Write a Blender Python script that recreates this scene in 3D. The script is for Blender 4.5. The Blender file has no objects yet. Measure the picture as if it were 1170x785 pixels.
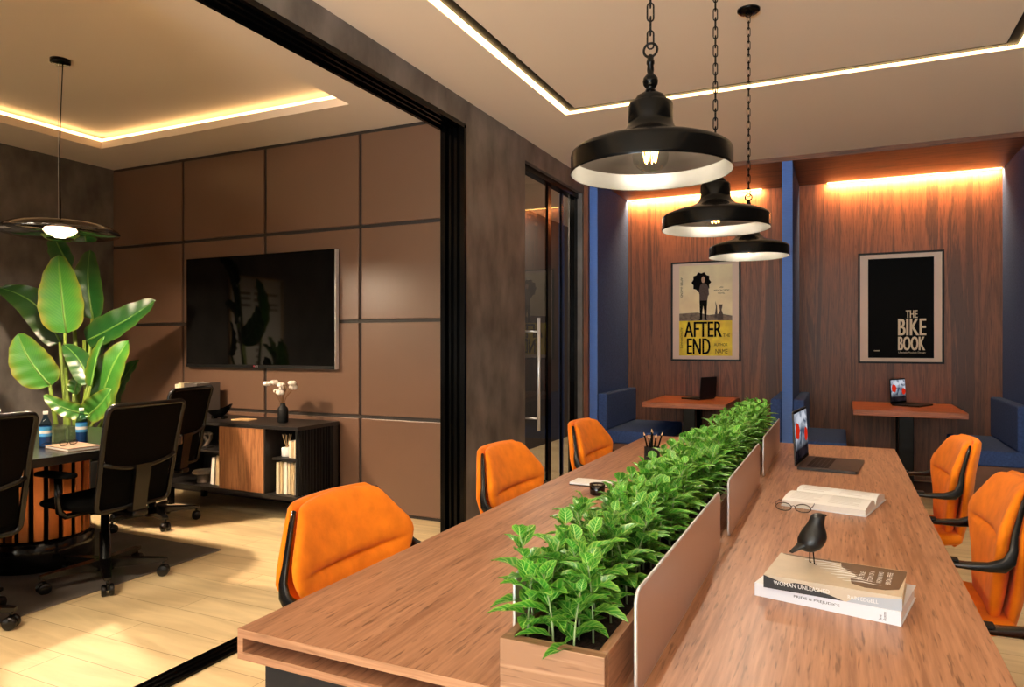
import bpy, bmesh, math, random
from mathutils import Vector, Matrix, Euler
PI = math.pi
C = bpy.context.scene.collection
random.seed(7)
V = Vector

# ------------------------------------------------------------------ materials
def lin(c):
    return tuple((x/255/12.92 if x/255 <= .04045 else ((x/255+.055)/1.055)**2.4) for x in c)

def _mat(name):
    m = bpy.data.materials.new(name); m.use_nodes = True
    nt = m.node_tree
    return m, nt, nt.nodes['Principled BSDF']

def mat(name, col, rough=.5, metal=0., spec=.5, noise=0., nscale=30., bump=0., bscale=None, stretch=(1, 1, 1), sheen=0., coat=0.):
    m, nt, b = _mat(name)
    c = lin(col) + (1,)
    b.inputs['Base Color'].default_value = c
    b.inputs['Roughness'].default_value = rough
    b.inputs['Metallic'].default_value = metal
    b.inputs['Specular IOR Level'].default_value = spec
    b.inputs['Sheen Weight'].default_value = sheen
    b.inputs['Coat Weight'].default_value = coat
    if noise or bump:
        tc = nt.nodes.new('ShaderNodeTexCoord'); mp = nt.nodes.new('ShaderNodeMapping')
        mp.inputs['Scale'].default_value = stretch
        nt.links.new(tc.outputs['Object'], mp.inputs['Vector'])
    if noise:
        n = nt.nodes.new('ShaderNodeTexNoise'); n.inputs['Scale'].default_value = nscale
        n.inputs['Detail'].default_value = 6
        nt.links.new(mp.outputs[0], n.inputs['Vector'])
        r = nt.nodes.new('ShaderNodeValToRGB')
        r.color_ramp.elements[0].position = .3; r.color_ramp.elements[1].position = .7
        r.color_ramp.elements[0].color = tuple(max(0, x*(1-noise)) for x in c[:3])+(1,)
        r.color_ramp.elements[1].color = tuple(min(1, x*(1+noise)) for x in c[:3])+(1,)
        nt.links.new(n.outputs['Fac'], r.inputs['Fac']); nt.links.new(r.outputs['Color'], b.inputs['Base Color'])
    if bump:
        n2 = nt.nodes.new('ShaderNodeTexNoise'); n2.inputs['Scale'].default_value = bscale or nscale*4
        n2.inputs['Detail'].default_value = 4
        nt.links.new(mp.outputs[0], n2.inputs['Vector'])
        bp = nt.nodes.new('ShaderNodeBump'); bp.inputs['Strength'].default_value = bump; bp.inputs['Distance'].default_value = .01
        nt.links.new(n2.outputs['Fac'], bp.inputs['Height']); nt.links.new(bp.outputs[0], b.inputs['Normal'])
    return m

def emis(name, col, strength):
    m, nt, b = _mat(name)
    nt.nodes.remove(b)
    e = nt.nodes.new('ShaderNodeEmission'); e.inputs['Color'].default_value = lin(col)+(1,); e.inputs['Strength'].default_value = strength
    nt.links.new(e.outputs[0], nt.nodes['Material Output'].inputs['Surface'])
    return m

def wood(name, c1, c2, axis='y', rough=.42, scale=1., fig=.35, plank=None, coat=0., freq=22., rings=.10, pores=.35):
    """grain running along the axis; c1 light, c2 dark; plank = board width across the grain"""
    m, nt, b = _mat(name); N = nt.nodes.new; L = nt.links.new
    tc = N('ShaderNodeTexCoord'); mp = N('ShaderNodeMapping')
    k = {'x': 0, 'y': 1, 'z': 2}[axis]
    s = [freq]*3; s[k] = freq*.05
    mp.inputs['Scale'].default_value = [x*scale for x in s]
    L(tc.outputs['Object'], mp.inputs['Vector'])
    vec = mp.outputs[0]
    n1 = N('ShaderNodeTexNoise'); n1.inputs['Scale'].default_value = 1.0; n1.inputs['Detail'].default_value = 8; n1.inputs['Roughness'].default_value = .62
    n1.inputs['Distortion'].default_value = fig*2
    L(vec, n1.inputs['Vector'])
    mp2 = N('ShaderNodeMapping'); s2 = [120., 120., 120.]; s2[k] = 5.
    mp2.inputs['Scale'].default_value = [x*scale for x in s2]
    L(tc.outputs['Object'], mp2.inputs['Vector'])
    n2 = N('ShaderNodeTexNoise'); n2.inputs['Scale'].default_value = 1.; n2.inputs['Detail'].default_value = 3
    L(mp2.outputs[0], n2.inputs['Vector'])
    # rings: sine of the low noise gives cathedral figure
    ml = N('ShaderNodeMath'); ml.operation = 'MULTIPLY'; ml.inputs[1].default_value = 30.
    L(n1.outputs['Fac'], ml.inputs[0])
    sn = N('ShaderNodeMath'); sn.operation = 'SINE'; L(ml.outputs[0], sn.inputs[0])
    a1 = N('ShaderNodeMath'); a1.operation = 'MULTIPLY_ADD'; a1.inputs[1].default_value = rings; L(sn.outputs[0], a1.inputs[0]); L(n1.outputs['Fac'], a1.inputs[2])
    a2 = N('ShaderNodeMath'); a2.operation = 'MULTIPLY_ADD'; a2.inputs[1].default_value = .75
    sb = N('ShaderNodeMath'); sb.operation = 'SUBTRACT'; sb.inputs[1].default_value = .5; L(n2.outputs['Fac'], sb.inputs[0])
    L(sb.outputs[0], a2.inputs[0]); L(a1.outputs[0], a2.inputs[2])
    fac = a2.outputs[0]
    if plank:
        w, ax = plank
        sep = N('ShaderNodeSeparateXYZ'); L(tc.outputs['Object'], sep.inputs[0])
        dv = N('ShaderNodeMath'); dv.operation = 'DIVIDE'; dv.inputs[1].default_value = w; L(sep.outputs['XYZ'.index(ax.upper())], dv.inputs[0])
        fl = N('ShaderNodeMath'); fl.operation = 'FLOOR'; L(dv.outputs[0], fl.inputs[0])
        wn = N('ShaderNodeTexWhiteNoise'); wn.noise_dimensions = '1D'; L(fl.outputs[0], wn.inputs['W'])
        vm = N('ShaderNodeVectorMath'); vm.operation = 'MULTIPLY_ADD'; vm.inputs[1].default_value = (7, 7, 7)
        L(wn.outputs['Color'], vm.inputs[0]); L(mp.outputs[0], vm.inputs[2]); L(vm.outputs[0], n1.inputs['Vector'])
        s3 = N('ShaderNodeMath'); s3.operation = 'MULTIPLY_ADD'; s3.inputs[1].default_value = .16
        sb2 = N('ShaderNodeMath'); sb2.operation = 'SUBTRACT'; sb2.inputs[1].default_value = .5; L(wn.outputs['Value'], sb2.inputs[0])
        L(sb2.outputs[0], s3.inputs[0]); L(fac, s3.inputs[2]); fac = s3.outputs[0]
    r = N('ShaderNodeValToRGB'); el = r.color_ramp.elements
    el[0].position = .30; el[0].color = lin(c2)+(1,); el[1].position = .68; el[1].color = lin(c1)+(1,)
    L(fac, r.inputs['Fac'])
    mp3 = N('ShaderNodeMapping'); s4 = [170., 170., 170.]; s4[k] = 14.
    mp3.inputs['Scale'].default_value = [x*scale for x in s4]; L(tc.outputs['Object'], mp3.inputs['Vector'])
    n3 = N('ShaderNodeTexNoise'); n3.inputs['Scale'].default_value = 1.; n3.inputs['Detail'].default_value = 1.; L(mp3.outputs[0], n3.inputs['Vector'])
    pr_ = N('ShaderNodeValToRGB'); pr_.color_ramp.elements[0].position = .60; pr_.color_ramp.elements[0].color = (1, 1, 1, 1)
    q_ = 1-pores; pr_.color_ramp.elements[1].position = .74; pr_.color_ramp.elements[1].color = (q_, q_*.92, q_*.86, 1); L(n3.outputs['Fac'], pr_.inputs['Fac'])
    mxp = N('ShaderNodeMix'); mxp.data_type = 'RGBA'; mxp.blend_type = 'MULTIPLY'; mxp.inputs[0].default_value = 1.
    L(r.outputs['Color'], mxp.inputs[6]); L(pr_.outputs['Color'], mxp.inputs[7]); L(mxp.outputs[2], b.inputs['Base Color'])
    b.inputs['Roughness'].default_value = rough
    b.inputs['Coat Weight'].default_value = coat
    bp = N('ShaderNodeBump'); bp.inputs['Strength'].default_value = .12; bp.inputs['Distance'].default_value = .002
    L(n2.outputs['Fac'], bp.inputs['Height']); L(bp.outputs[0], b.inputs['Normal'])
    return m

def floor_mat():
    m, nt, b = _mat('oak_planks'); N = nt.nodes.new; L = nt.links.new
    tc = N('ShaderNodeTexCoord')
    br = N('ShaderNodeTexBrick'); br.offset = .37; br.inputs['Scale'].default_value = 1.
    br.inputs['Brick Width'].default_value = 1.5; br.inputs['Row Height'].default_value = .19
    br.inputs['Mortar Size'].default_value = .0016; br.inputs['Mortar Smooth'].default_value = .2; br.inputs['Bias'].default_value = 0
    br.inputs['Color1'].default_value = lin((222, 200, 158))+(1,); br.inputs['Color2'].default_value = lin((210, 184, 142))+(1,)
    br.inputs['Mortar'].default_value = lin((140, 110, 72))+(1,)
    L(tc.outputs['Object'], br.inputs['Vector'])
    mp = N('ShaderNodeMapping'); mp.inputs['Scale'].default_value = (1.1, 7, 7); L(tc.outputs['Object'], mp.inputs['Vector'])
    n = N('ShaderNodeTexNoise'); n.inputs['Scale'].default_value = 1.6; n.inputs['Detail'].default_value = 8; n.inputs['Distortion'].default_value = .8
    L(mp.outputs[0], n.inputs['Vector'])
    r = N('ShaderNodeValToRGB'); r.color_ramp.elements[0].position = .3; r.color_ramp.elements[1].position = .72
    r.color_ramp.elements[0].color = (.72, .68, .62, 1); r.color_ramp.elements[1].color = (1.1, 1.1, 1.08, 1)
    L(n.outputs['Fac'], r.inputs['Fac'])
    mx = N('ShaderNodeMix'); mx.data_type = 'RGBA'; mx.blend_type = 'MULTIPLY'; mx.inputs['Factor'].default_value = .8
    L(br.outputs['Color'], mx.inputs[6]); L(r.outputs['Color'], mx.inputs[7])
    # knots
    mk = N('ShaderNodeMapping'); mk.inputs['Scale'].default_value = (2.2, 5, 5); L(tc.outputs['Object'], mk.inputs['Vector'])
    vo = N('ShaderNodeTexVoronoi'); vo.inputs['Scale'].default_value = .8; L(mk.outputs[0], vo.inputs['Vector'])
    rk = N('ShaderNodeValToRGB'); rk.color_ramp.elements[0].position = .0; rk.color_ramp.elements[0].color = (.55, .42, .3, 1)
    rk.color_ramp.elements[1].position = .1; rk.color_ramp.elements[1].color = (1, 1, 1, 1); L(vo.outputs['Distance'], rk.inputs['Fac'])
    mx2 = N('ShaderNodeMix'); mx2.data_type = 'RGBA'; mx2.blend_type = 'MULTIPLY'; mx2.inputs['Factor'].default_value = .8
    L(mx.outputs[2], mx2.inputs[6]); L(rk.outputs['Color'], mx2.inputs[7])
    L(mx2.outputs[2], b.inputs['Base Color']); b.inputs['Roughness'].default_value = .38
    return m

def leaf_mat(name, base, edge, vein, veins=9., transl=.3, rough=.38):
    m, nt, b = _mat(name); N = nt.nodes.new; L = nt.links.new
    uv = N('ShaderNodeUVMap'); sep = N('ShaderNodeSeparateXYZ'); L(uv.outputs[0], sep.inputs[0])
    def M(op, a, bb=None):
        n = N('ShaderNodeMath'); n.operation = op
        for i, q in enumerate((a, bb)):
            if q is None: continue
            if isinstance(q, (int, float)): n.inputs[i].default_value = q
            else: L(q, n.inputs[i])
        return n.outputs[0]
    u = M('ABSOLUTE', M('SUBTRACT', M('MULTIPLY', sep.outputs[0], 2.), 1.))
    ph = M('SUBTRACT', M('MULTIPLY', sep.outputs[1], veins*2*PI), M('MULTIPLY', u, veins*1.7))
    s = M('MULTIPLY_ADD', M('SINE', ph), .5); nt.nodes[-1].inputs[2].default_value = .5
    s = M('POWER', s, 4.)
    mid = M('LESS_THAN', u, .07)
    tc = N('ShaderNodeTexCoord'); no = N('ShaderNodeTexNoise'); no.inputs['Scale'].default_value = 14; L(tc.outputs['Object'], no.inputs['Vector'])
    vf = M('MAXIMUM', M('MULTIPLY', s, .5 if veins < 10 else .25), mid)
    mx = N('ShaderNodeMix'); mx.data_type = 'RGBA'; mx.inputs[6].default_value = lin(base)+(1,); mx.inputs[7].default_value = lin(vein)+(1,)
    L(vf, mx.inputs[0])
    ef = M('MULTIPLY', M('POWER', u, 5.), M('MULTIPLY', no.outputs['Fac'], 1.5))
    mx2 = N('ShaderNodeMix'); mx2.data_type = 'RGBA'; L(mx.outputs[2], mx2.inputs[6]); mx2.inputs[7].default_value = lin(edge)+(1,)
    L(ef, mx2.inputs[0])
    hs = N('ShaderNodeHueSaturation'); L(mx2.outputs[2], hs.inputs['Color'])
    oi = N('ShaderNodeObjectInfo')
    vv = N('ShaderNodeMath'); vv.operation = 'MULTIPLY_ADD'; vv.inputs[1].default_value = .5; vv.inputs[2].default_value = .75
    L(oi.outputs['Random'], vv.inputs[0]); L(vv.outputs[0], hs.inputs['Value'])
    L(hs.outputs[0], b.inputs['Base Color']); b.inputs['Roughness'].default_value = rough
    tr = N('ShaderNodeBsdfTranslucent'); L(hs.outputs[0], tr.inputs['Color'])
    ms = N('ShaderNodeMixShader'); ms.inputs[0].default_value = transl
    L(b.outputs[0], ms.inputs[1]); L(tr.outputs[0], ms.inputs[2]); L(ms.outputs[0], nt.nodes['Material Output'].inputs['Surface'])
    return m

def clear_glass(name, tint=(255, 255, 255), refl=.25, rough=.02):
    m, nt, b = _mat(name); N = nt.nodes.new; L = nt.links.new
    nt.nodes.remove(b)
    t = N('ShaderNodeBsdfTransparent'); t.inputs['Color'].default_value = lin(tint)+(1,)
    g = N('ShaderNodeBsdfGlossy'); g.inputs['Roughness'].default_value = rough
    lw = N('ShaderNodeLayerWeight'); lw.inputs['Blend'].default_value = refl
    ge = N('ShaderNodeNewGeometry'); iv = N('ShaderNodeMath'); iv.operation = 'SUBTRACT'; iv.inputs[0].default_value = 1.; L(ge.outputs['Backfacing'], iv.inputs[1])
    fm = N('ShaderNodeMath'); fm.operation = 'MULTIPLY'; L(lw.outputs['Fresnel'], fm.inputs[0]); L(iv.outputs[0], fm.inputs[1])
    ms = N('ShaderNodeMixShader'); L(fm.outputs[0], ms.inputs[0]); L(t.outputs[0], ms.inputs[1]); L(g.outputs[0], ms.inputs[2])
    L(ms.outputs[0], nt.nodes['Material Output'].inputs['Surface'])
    return m

def fabric(name, col, scale=900., bump=.25, noise=.18, rough=.95, sheen=0., weave=None):
    m = mat(name, col, rough, spec=.1, noise=noise, nscale=60, sheen=sheen, bump=bump, bscale=scale)
    return m

M = {}
M['floor'] = floor_mat()
M['concrete'] = mat('dark_plaster', (106, 101, 98), .6, noise=.42, nscale=5.5, bump=.25, bscale=22, stretch=(1, 1, .6))
M['ceiling'] = mat('ceiling_paint', (234, 218, 202), .85)
M['panel'] = mat('bronze_lacquer', (106, 79, 63), .34, noise=.05, nscale=2)
M['gap'] = mat('joint_dark', (40, 31, 26), .6)
M['black'] = mat('black_metal', (4, 4, 4), .2, spec=.14)
M['blackmat'] = mat('black_matte', (8, 8, 8), .55, spec=.3)
M['plastic'] = mat('black_plastic', (7, 6, 6), .26, spec=.45)
M['table'] = wood('oak_table', (190, 140, 107), (148, 102, 74), 'y', .36, rings=.05, pores=.5)
M['table_end'] = wood('oak_end', (186, 138, 104), (142, 96, 68), 'x', .5, scale=.9, fig=.9, freq=9.)
M['planter'] = wood('oak_planter', (198, 158, 126), (152, 112, 84), 'x', .55, scale=1., fig=1.2, freq=7., rings=.16)
M['walnut'] = wood('walnut_wall', (138, 82, 51), (88, 52, 34), 'z', .5, scale=1., fig=.9, plank=(.24, 'x'), freq=4.2, rings=.15)
M['walnutx'] = wood('walnut_soffit', (128, 78, 50), (76, 45, 30), 'x', .5, fig=.4)
M['boothtop'] = wood('oak_booth', (190, 110, 66), (140, 74, 42), 'x', .36)
M['blue'] = fabric('blue_felt', (62, 86, 142))
M['bluelight'] = mat('blue_felt_edge', (92, 130, 206), .9, noise=.1, nscale=80, bump=.3, bscale=60, stretch=(.2, .2, 6), sheen=.05)
M['orange'] = mat('orange_velvet', (248, 131, 16), .8, noise=.14, nscale=18, bump=.08, bscale=200, sheen=.06, spec=.2)
M['bronze'] = mat('bronze_anodised', (198, 165, 150), .36, metal=.1)
M['silver'] = mat('brushed_steel', (225, 225, 226), .3, metal=.55)
M['soil'] = mat('soil', (46, 27, 20), .95, noise=.7, nscale=90, bump=.8, bscale=160)
M['leaf'] = leaf_mat('seedling_leaf', (52, 146, 34), (170, 212, 90), (185, 225, 125), 6, .16, .34)
M['stem'] = mat('seedling_stem', (150, 170, 120), .6)
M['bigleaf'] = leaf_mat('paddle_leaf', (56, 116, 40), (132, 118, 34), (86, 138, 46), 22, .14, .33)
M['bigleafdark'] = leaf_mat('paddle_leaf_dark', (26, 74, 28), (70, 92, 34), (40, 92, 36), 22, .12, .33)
M['petiole'] = mat('petiole', (112, 134, 50), .5, noise=.15, nscale=12)
M['white'] = mat('white_paper', (232, 230, 226), .6)
M['cream'] = mat('cream_paper', (225, 208, 180), .7)
M['midrib'] = mat('midrib', (84, 118, 44), .5)
M['glass'] = clear_glass('clear_glass', (238, 240, 238), .22)
M['smoke'] = clear_glass('smoked_glass', (150, 128, 108), .55)
M['doorglass'] = clear_glass('door_glass', (214, 210, 204), .25)
M['rug'] = mat('rug_grey', (98, 90, 84), .48, noise=.25, nscale=6, bump=.2, bscale=300)
M['led'] = emis('led_warm', (255, 208, 140), 6)
M['ledcove'] = emis('led_cove', (255, 208, 140), 4)
M['ledbooth'] = emis('led_booth', (255, 190, 100), 14)
M['filament'] = emis('filament', (255, 170, 80), 40)
M['lampglow'] = emis('lamp_glow', (255, 236, 210), 14)
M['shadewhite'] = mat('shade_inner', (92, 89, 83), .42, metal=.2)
M['shadowdome'] = mat('dome_painted_shadow', (44, 38, 33), .45, metal=.2)  # dome lining darker than the rim: shade above the bulb painted in
M['darkboard'] = mat('dark_board', (28, 24, 22), .42, noise=.1, nscale=10)
M['oakdoor'] = wood('oak_door', (172, 116, 74), (124, 78, 46), 'z', .45, scale=1.1)
M['screen'] = mat('tv_screen', (3, 3, 3), .05, spec=.4)
M['laptopgrey'] = mat('laptop_grey', (66, 63, 61), .4, metal=.4)
M['laptopdark'] = mat('laptop_dark', (34, 33, 33), .4, metal=.4)
M['marble'] = mat('black_marble', (20, 19, 20), .15, noise=.8, nscale=9)
M['copper'] = mat('copper', (205, 128, 78), .28, metal=.9, noise=.3, nscale=8, stretch=(1, 1, .4))

# ------------------------------------------------------------------ mesh builder
class MB:
    def __init__(self): self.bm = bmesh.new(); self.uv = None; self.mi = 0
    def _mat(self, faces):
        for f in faces: f.material_index = self.mi
    def box(self, c, s, bevel=0, seg=2, rot=None):
        r = bmesh.ops.create_cube(self.bm, size=1)
        mtx = Matrix.Diagonal((s[0], s[1], s[2], 1))
        vs = r['verts']
        bmesh.ops.transform(self.bm, matrix=mtx, verts=vs)
        if bevel:
            es = list({e for v in vs for e in v.link_edges})
            bv = bmesh.ops.bevel(self.bm, geom=es, offset=bevel, segments=seg, affect='EDGES', profile=.5)
            vs = list({v for f in bv['faces'] for v in f.verts} | {v for v in vs if v.is_valid})
        T = Matrix.Translation(V(c))
        if rot is not None: T = T @ (rot.to_matrix().to_4x4() if isinstance(rot, Euler) else rot)
        bmesh.ops.transform(self.bm, matrix=T, verts=vs)
        self._mat({f for v in vs for f in v.link_faces})
        return self
    def b2(self, x0, x1, y0, y1, z0, z1, bevel=0, seg=2):
        return self.box(((x0+x1)/2, (y0+y1)/2, (z0+z1)/2), (x1-x0, y1-y0, z1-z0), bevel, seg)
    def loft(self, loops, cap=True, close=True, smooth=True):
        rows = [[self.bm.verts.new(p) for p in lp] for lp in loops]
        n = len(rows[0]); fs = []
        for a, b in zip(rows, rows[1:]):
            for i in range(n if close else n-1):
                j = (i+1) % n
                fs.append(self.bm.faces.new((a[i], a[j], b[j], b[i])))
        if cap and close:
            fs.append(self.bm.faces.new(rows[0][::-1])); fs.append(self.bm.faces.new(rows[-1]))
        for f in fs: f.smooth = smooth
        self._mat(fs)
        return self
    def tube(self, pts, r, n=10, cap=True, closed=False):
        pts = [V(p) for p in pts]; rr = r if isinstance(r, (list, tuple)) else [r]*len(pts)
        loops = []; up = None
        for i, p in enumerate(pts):
            if closed: t = (pts[(i+1) % len(pts)] - pts[i-1])
            else: t = (pts[min(i+1, len(pts)-1)] - pts[max(i-1, 0)])
            t.normalize()
            if up is None:
                up = V((0, 0, 1)) if abs(t.z) < .9 else V((1, 0, 0))
            a = up - t*up.dot(t); a.normalize(); up = a; b = t.cross(a)
            loops.append([p + (a*math.cos(k*2*PI/n) + b*math.sin(k*2*PI/n))*rr[i] for k in range(n)])
        if closed: loops.append(loops[0])
        self.loft(loops, cap and not closed)
        if closed: bmesh.ops.remove_doubles(self.bm, verts=self.bm.verts[:], dist=1e-6)
        return self
    def lathe(self, prof, n=40, c=(0, 0, 0), rot=None, cap=False):
        T = Matrix.Translation(V(c)) @ (rot.to_matrix().to_4x4() if rot else Matrix())
        loops = [[T @ V((max(r, 1e-5)*math.cos(k*2*PI/n), max(r, 1e-5)*math.sin(k*2*PI/n), z)) for k in range(n)] for r, z in prof]
        self.loft(loops, cap)
        return self
    def poly(self, pts, depth):
        """prism: pts 3-D polygon, depth vector"""
        d = V(depth); a = [self.bm.verts.new(V(p)) for p in pts]; b = [self.bm.verts.new(V(p)+d) for p in pts]
        n = len(a); fs = [self.bm.faces.new(a[::-1]), self.bm.faces.new(b)]
        for i in range(n): fs.append(self.bm.faces.new((a[i], a[(i+1) % n], b[(i+1) % n], b[i])))
        self._mat(fs)
        return self
    def grid(self, P, nu, nv, thick=0):
        """open sheet with uv; P(u,v), u,v in 0..1"""
        uvl = self.bm.loops.layers.uv.verify()
        vs = [[self.bm.verts.new(P(i/nu, j/nv)) for i in range(nu+1)] for j in range(nv+1)]
        for j in range(nv):
            for i in range(nu):
                f = self.bm.faces.new((vs[j][i], vs[j][i+1], vs[j+1][i+1], vs[j+1][i])); f.smooth = True; f.material_index = self.mi
                for lp, (a, b) in zip(f.loops, ((i, j), (i+1, j), (i+1, j+1), (i, j+1))): lp[uvl].uv = (a/nu, b/nv)
        return self
    def xf(self, mtx):
        bmesh.ops.transform(self.bm, matrix=mtx, verts=self.bm.verts[:]); return self
    def add_mesh(self, me, mtx):
        n0 = len(self.bm.verts); self.bm.verts.ensure_lookup_table()
        nf = len(self.bm.faces)
        self.bm.from_mesh(me); self.bm.verts.ensure_lookup_table(); self.bm.faces.ensure_lookup_table()
        bmesh.ops.transform(self.bm, matrix=mtx, verts=self.bm.verts[n0:])
        for f in self.bm.faces[nf:]: f.material_index = self.mi
        return self
    def build(self, name, mats, parent=None, loc=(0, 0, 0), rotz=0, smooth=None, rot=None, recalc=True):
        if recalc: bmesh.ops.recalc_face_normals(self.bm, faces=self.bm.faces[:])
        me = bpy.data.meshes.new(name)
        if smooth is not None:
            for f in self.bm.faces: f.smooth = smooth
        self.bm.to_mesh(me); self.bm.free()
        for m in (mats if isinstance(mats, (list, tuple)) else [mats]): me.materials.append(m)
        o = bpy.data.objects.new(name, me); C.objects.link(o)
        o.location = loc; o.rotation_euler = rot if rot else (0, 0, rotz); o.parent = parent
        return o

def thing(name, label, cat, loc=(0, 0, 0), rotz=0, group=None):
    o = bpy.data.objects.new(name, None); C.objects.link(o)
    o.empty_display_size = .1
    o.location = loc; o.rotation_euler = (0, 0, rotz)
    return tag(o, label, cat, group)
def tag(o, label, cat, group=None, kind=None):
    o['label'] = label; o['category'] = cat
    if group: o['group'] = group
    if kind: o['kind'] = kind
    return o
def struct(o, label=None, cat=None):
    o['kind'] = 'structure'
    if label: o['label'] = label
    if cat: o['category'] = cat
    return o
def dup(root, loc, rotz=None, label=None, group=None):
    r = root.copy(); C.objects.link(r); r.location = loc
    if rotz is not None: r.rotation_euler = (0, 0, rotz)
    if label: r['label'] = label
    if group: r['group'] = group
    for ch in list(root.children):
        c = ch.copy(); C.objects.link(c); c.parent = r
        for g in list(ch.children):
            d = g.copy(); C.objects.link(d); d.parent = c
    return r

def text_mesh(body):
    cu = bpy.data.curves.new('lettering', 'FONT'); cu.body = body; cu.resolution_u = 3
    o = bpy.data.objects.new('lettering', cu); C.objects.link(o)
    dg = bpy.context.evaluated_depsgraph_get()
    me = bpy.data.meshes.new_from_object(o.evaluated_get(dg))
    bpy.data.objects.remove(o); bpy.data.curves.remove(cu)
    return me
def text_box(mb, body, x0, x1, z0, z1, mtx, depth=.0004, weight=0):
    """text filling the rectangle x0..x1, z0..z1 of the plane given by mtx (x right, z up, facing -y)"""
    me = text_mesh(body)
    xs = [v.co.x for v in me.vertices]; ys = [v.co.y for v in me.vertices]
    if not xs: return
    ax, bx, ay, by = min(xs), max(xs), min(ys), max(ys)
    sx = (x1-x0)/(bx-ax); sy = (z1-z0)/(by-ay)
    T = mtx @ Matrix(((sx, 0, 0, x0-ax*sx), (0, 0, -1, 0), (0, sy, 0, z0-ay*sy), (0, 0, 0, 1)))
    for dx in ([0] if not weight else [-weight, 0, weight]):
        mb.add_mesh(me, Matrix.Translation((mtx.to_3x3() @ V((dx, -depth if dx else -depth*1.2, 0)))) @ T)
    bpy.data.meshes.remove(me)

def arc(c, r, a0, a1, n, plane='xz'):
    out = []
    for i in range(n+1):
        a = a0+(a1-a0)*i/n; p, q = r*math.cos(a), r*math.sin(a)
        out.append((c[0]+p, c[1], c[2]+q) if plane == 'xz' else (c[0]+p, c[1]+q, c[2]) if plane == 'xy' else (c[0], c[1]+p, c[2]+q))
    return out
def rrect(x0, x1, y0, y1, r, n=6):
    """rounded rectangle outline (2-D)"""
    pts = []
    for cx, cy, a in ((x1-r, y1-r, 0), (x0+r, y1-r, PI/2), (x0+r, y0+r, PI), (x1-r, y0+r, 1.5*PI)):
        for i in range(n+1):
            t = a+PI/2*i/n; pts.append((cx+r*math.cos(t), cy+r*math.sin(t)))
    return pts

# ------------------------------------------------------------------ room shell
XL, XR, YF, YB, ZC = -2.332, 1.5, -4.0, 6.72, 3.0      # main room
XM, YM = -6.35, 4.49                                     # meeting room far left wall / panelled wall
TH = .15
struct(MB().b2(XM-.2, XR+.2, YF-.2, 10.2, -.1, 0).build('floor', M['floor']))
# main ceiling with a rectangular light channel
gx0, gx1, gy1, gy0, gw = -1.826, .952, 4.82, -2.6, .115
mb = MB(); t = .12
mb.b2(XL-TH, gx0, YF, YB+.02, ZC, ZC+t); mb.b2(gx1, XR+.1, YF, YB+.02, ZC, ZC+t)
mb.b2(gx0, gx1, gy1, YB+.02, ZC, ZC+t); mb.b2(gx0, gx1, YF, gy0, ZC, ZC+t)
mb.b2(gx0+gw, gx1-gw, gy0+gw, gy1-gw, ZC, ZC+t)
mb.b2(XL-TH, XR+.1, YF, YB+.02, ZC+t, ZC+t+.05)
struct(mb.build('ceiling', M['ceiling']))
led = thing('ceiling_led_strip', 'rectangular warm light strip in a black channel set into the main ceiling', 'light strip', (0, 0, ZC))
mb = MB(); e = .003
for (a, b_, c, d) in ((gx0+e, gx0+gw-e, gy0+e, gy1-e), (gx1-gw+e, gx1-e, gy0+e, gy1-e), (gx0+gw-e, gx1-gw+e, gy1-gw+e, gy1-e), (gx0+gw-e, gx1-gw+e, gy0+e, gy0+gw-e)):
    mb.b2(a, b_, c, d, .012, .02)
iw = gw-.006
mb.b2(gx0+iw, gx0+gw-e+.0028, gy0+gw, gy1-iw, -.0015, .012); mb.b2(gx1-gw+e-.0028, gx1-iw, gy0+gw, gy1-iw, -.0015, .012)
mb.b2(gx0+iw, gx1-iw, gy1-gw+e-.0028, gy1-iw, -.0015, .012); mb.b2(gx0+iw, gx1-iw, gy0+iw, gy0+gw-e+.0028, -.0015, .012)
mb.build('channel', M['blackmat'], led)
mb = MB(); lw = .05
mb.b2(gx0+e, gx0+lw, gy0+e, gy1-e, .002, .004); mb.b2(gx1-lw, gx1-e, gy0+e, gy1-e, .002, .004)
mb.b2(gx0+lw, gx1-lw, gy1-lw, gy1-e, .002, .004); mb.b2(gx0+lw, gx1-lw, gy0+e, gy0+lw, .002, .004)
mb.build('diffuser', M['led'], led)
# partition wall with the wide opening and the glass door
DY0, DY1, DZ = 5.233, 6.63, 2.825
OY1, OZ = 4.225, 2.83
mb = MB()
mb.b2(XL-TH, XL, OY1, DY0, 0, ZC); mb.b2(XL-TH, XL, YF, OY1, OZ, ZC); mb.b2(XL-TH, XL, DY0, DY1, DZ, ZC); mb.b2(XL-TH, XL, DY1, 8.0, 0, ZC)
mb.b2(XL-TH, XL, YF, .9, 0, OZ)  # unseen near stretch, extended to keep window light off the panelled wall
struct(mb.build('wall_left', M['concrete']))
# sliding partition frame lining the opening
fr = struct(thing('door_1', 'black metal frame and floor track of the wide sliding partition', 'door frame'))
mb = MB(); w = .012
mb.b2(XL-TH-.01, XL+.008, 0.9, OY1-.002, OZ-.012, OZ-.001)
for x0, x1, h in ((XL-.012, XL+.01, .03), (XL-.062, XL-.047, .03), (XL-.108, XL-.093, .03), (XL-.162, XL-.14, .04)): mb.b2(x0, x1, 0.9, OY1-.002, OZ-h, OZ-.001)
mb.build('head_track', M['black'], fr)
mb = MB()
mb.b2(XL-TH-.01, XL+.008, OY1-.012, OY1-.001, 0, OZ-.012)
for x0, x1, h in ((XL-.012, XL+.01, .03), (XL-.062, XL-.047, .035), (XL-.108, XL-.093, .035), (XL-.162, XL-.125, .06)): mb.b2(x0, x1, OY1-h, OY1-.001, 0, OZ-.012)
mb.build('jamb', M['black'], fr)
mb = MB(); mb.b2(XL-.12, XL-.01, 0.9, OY1-.03, .001, .006)
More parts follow.
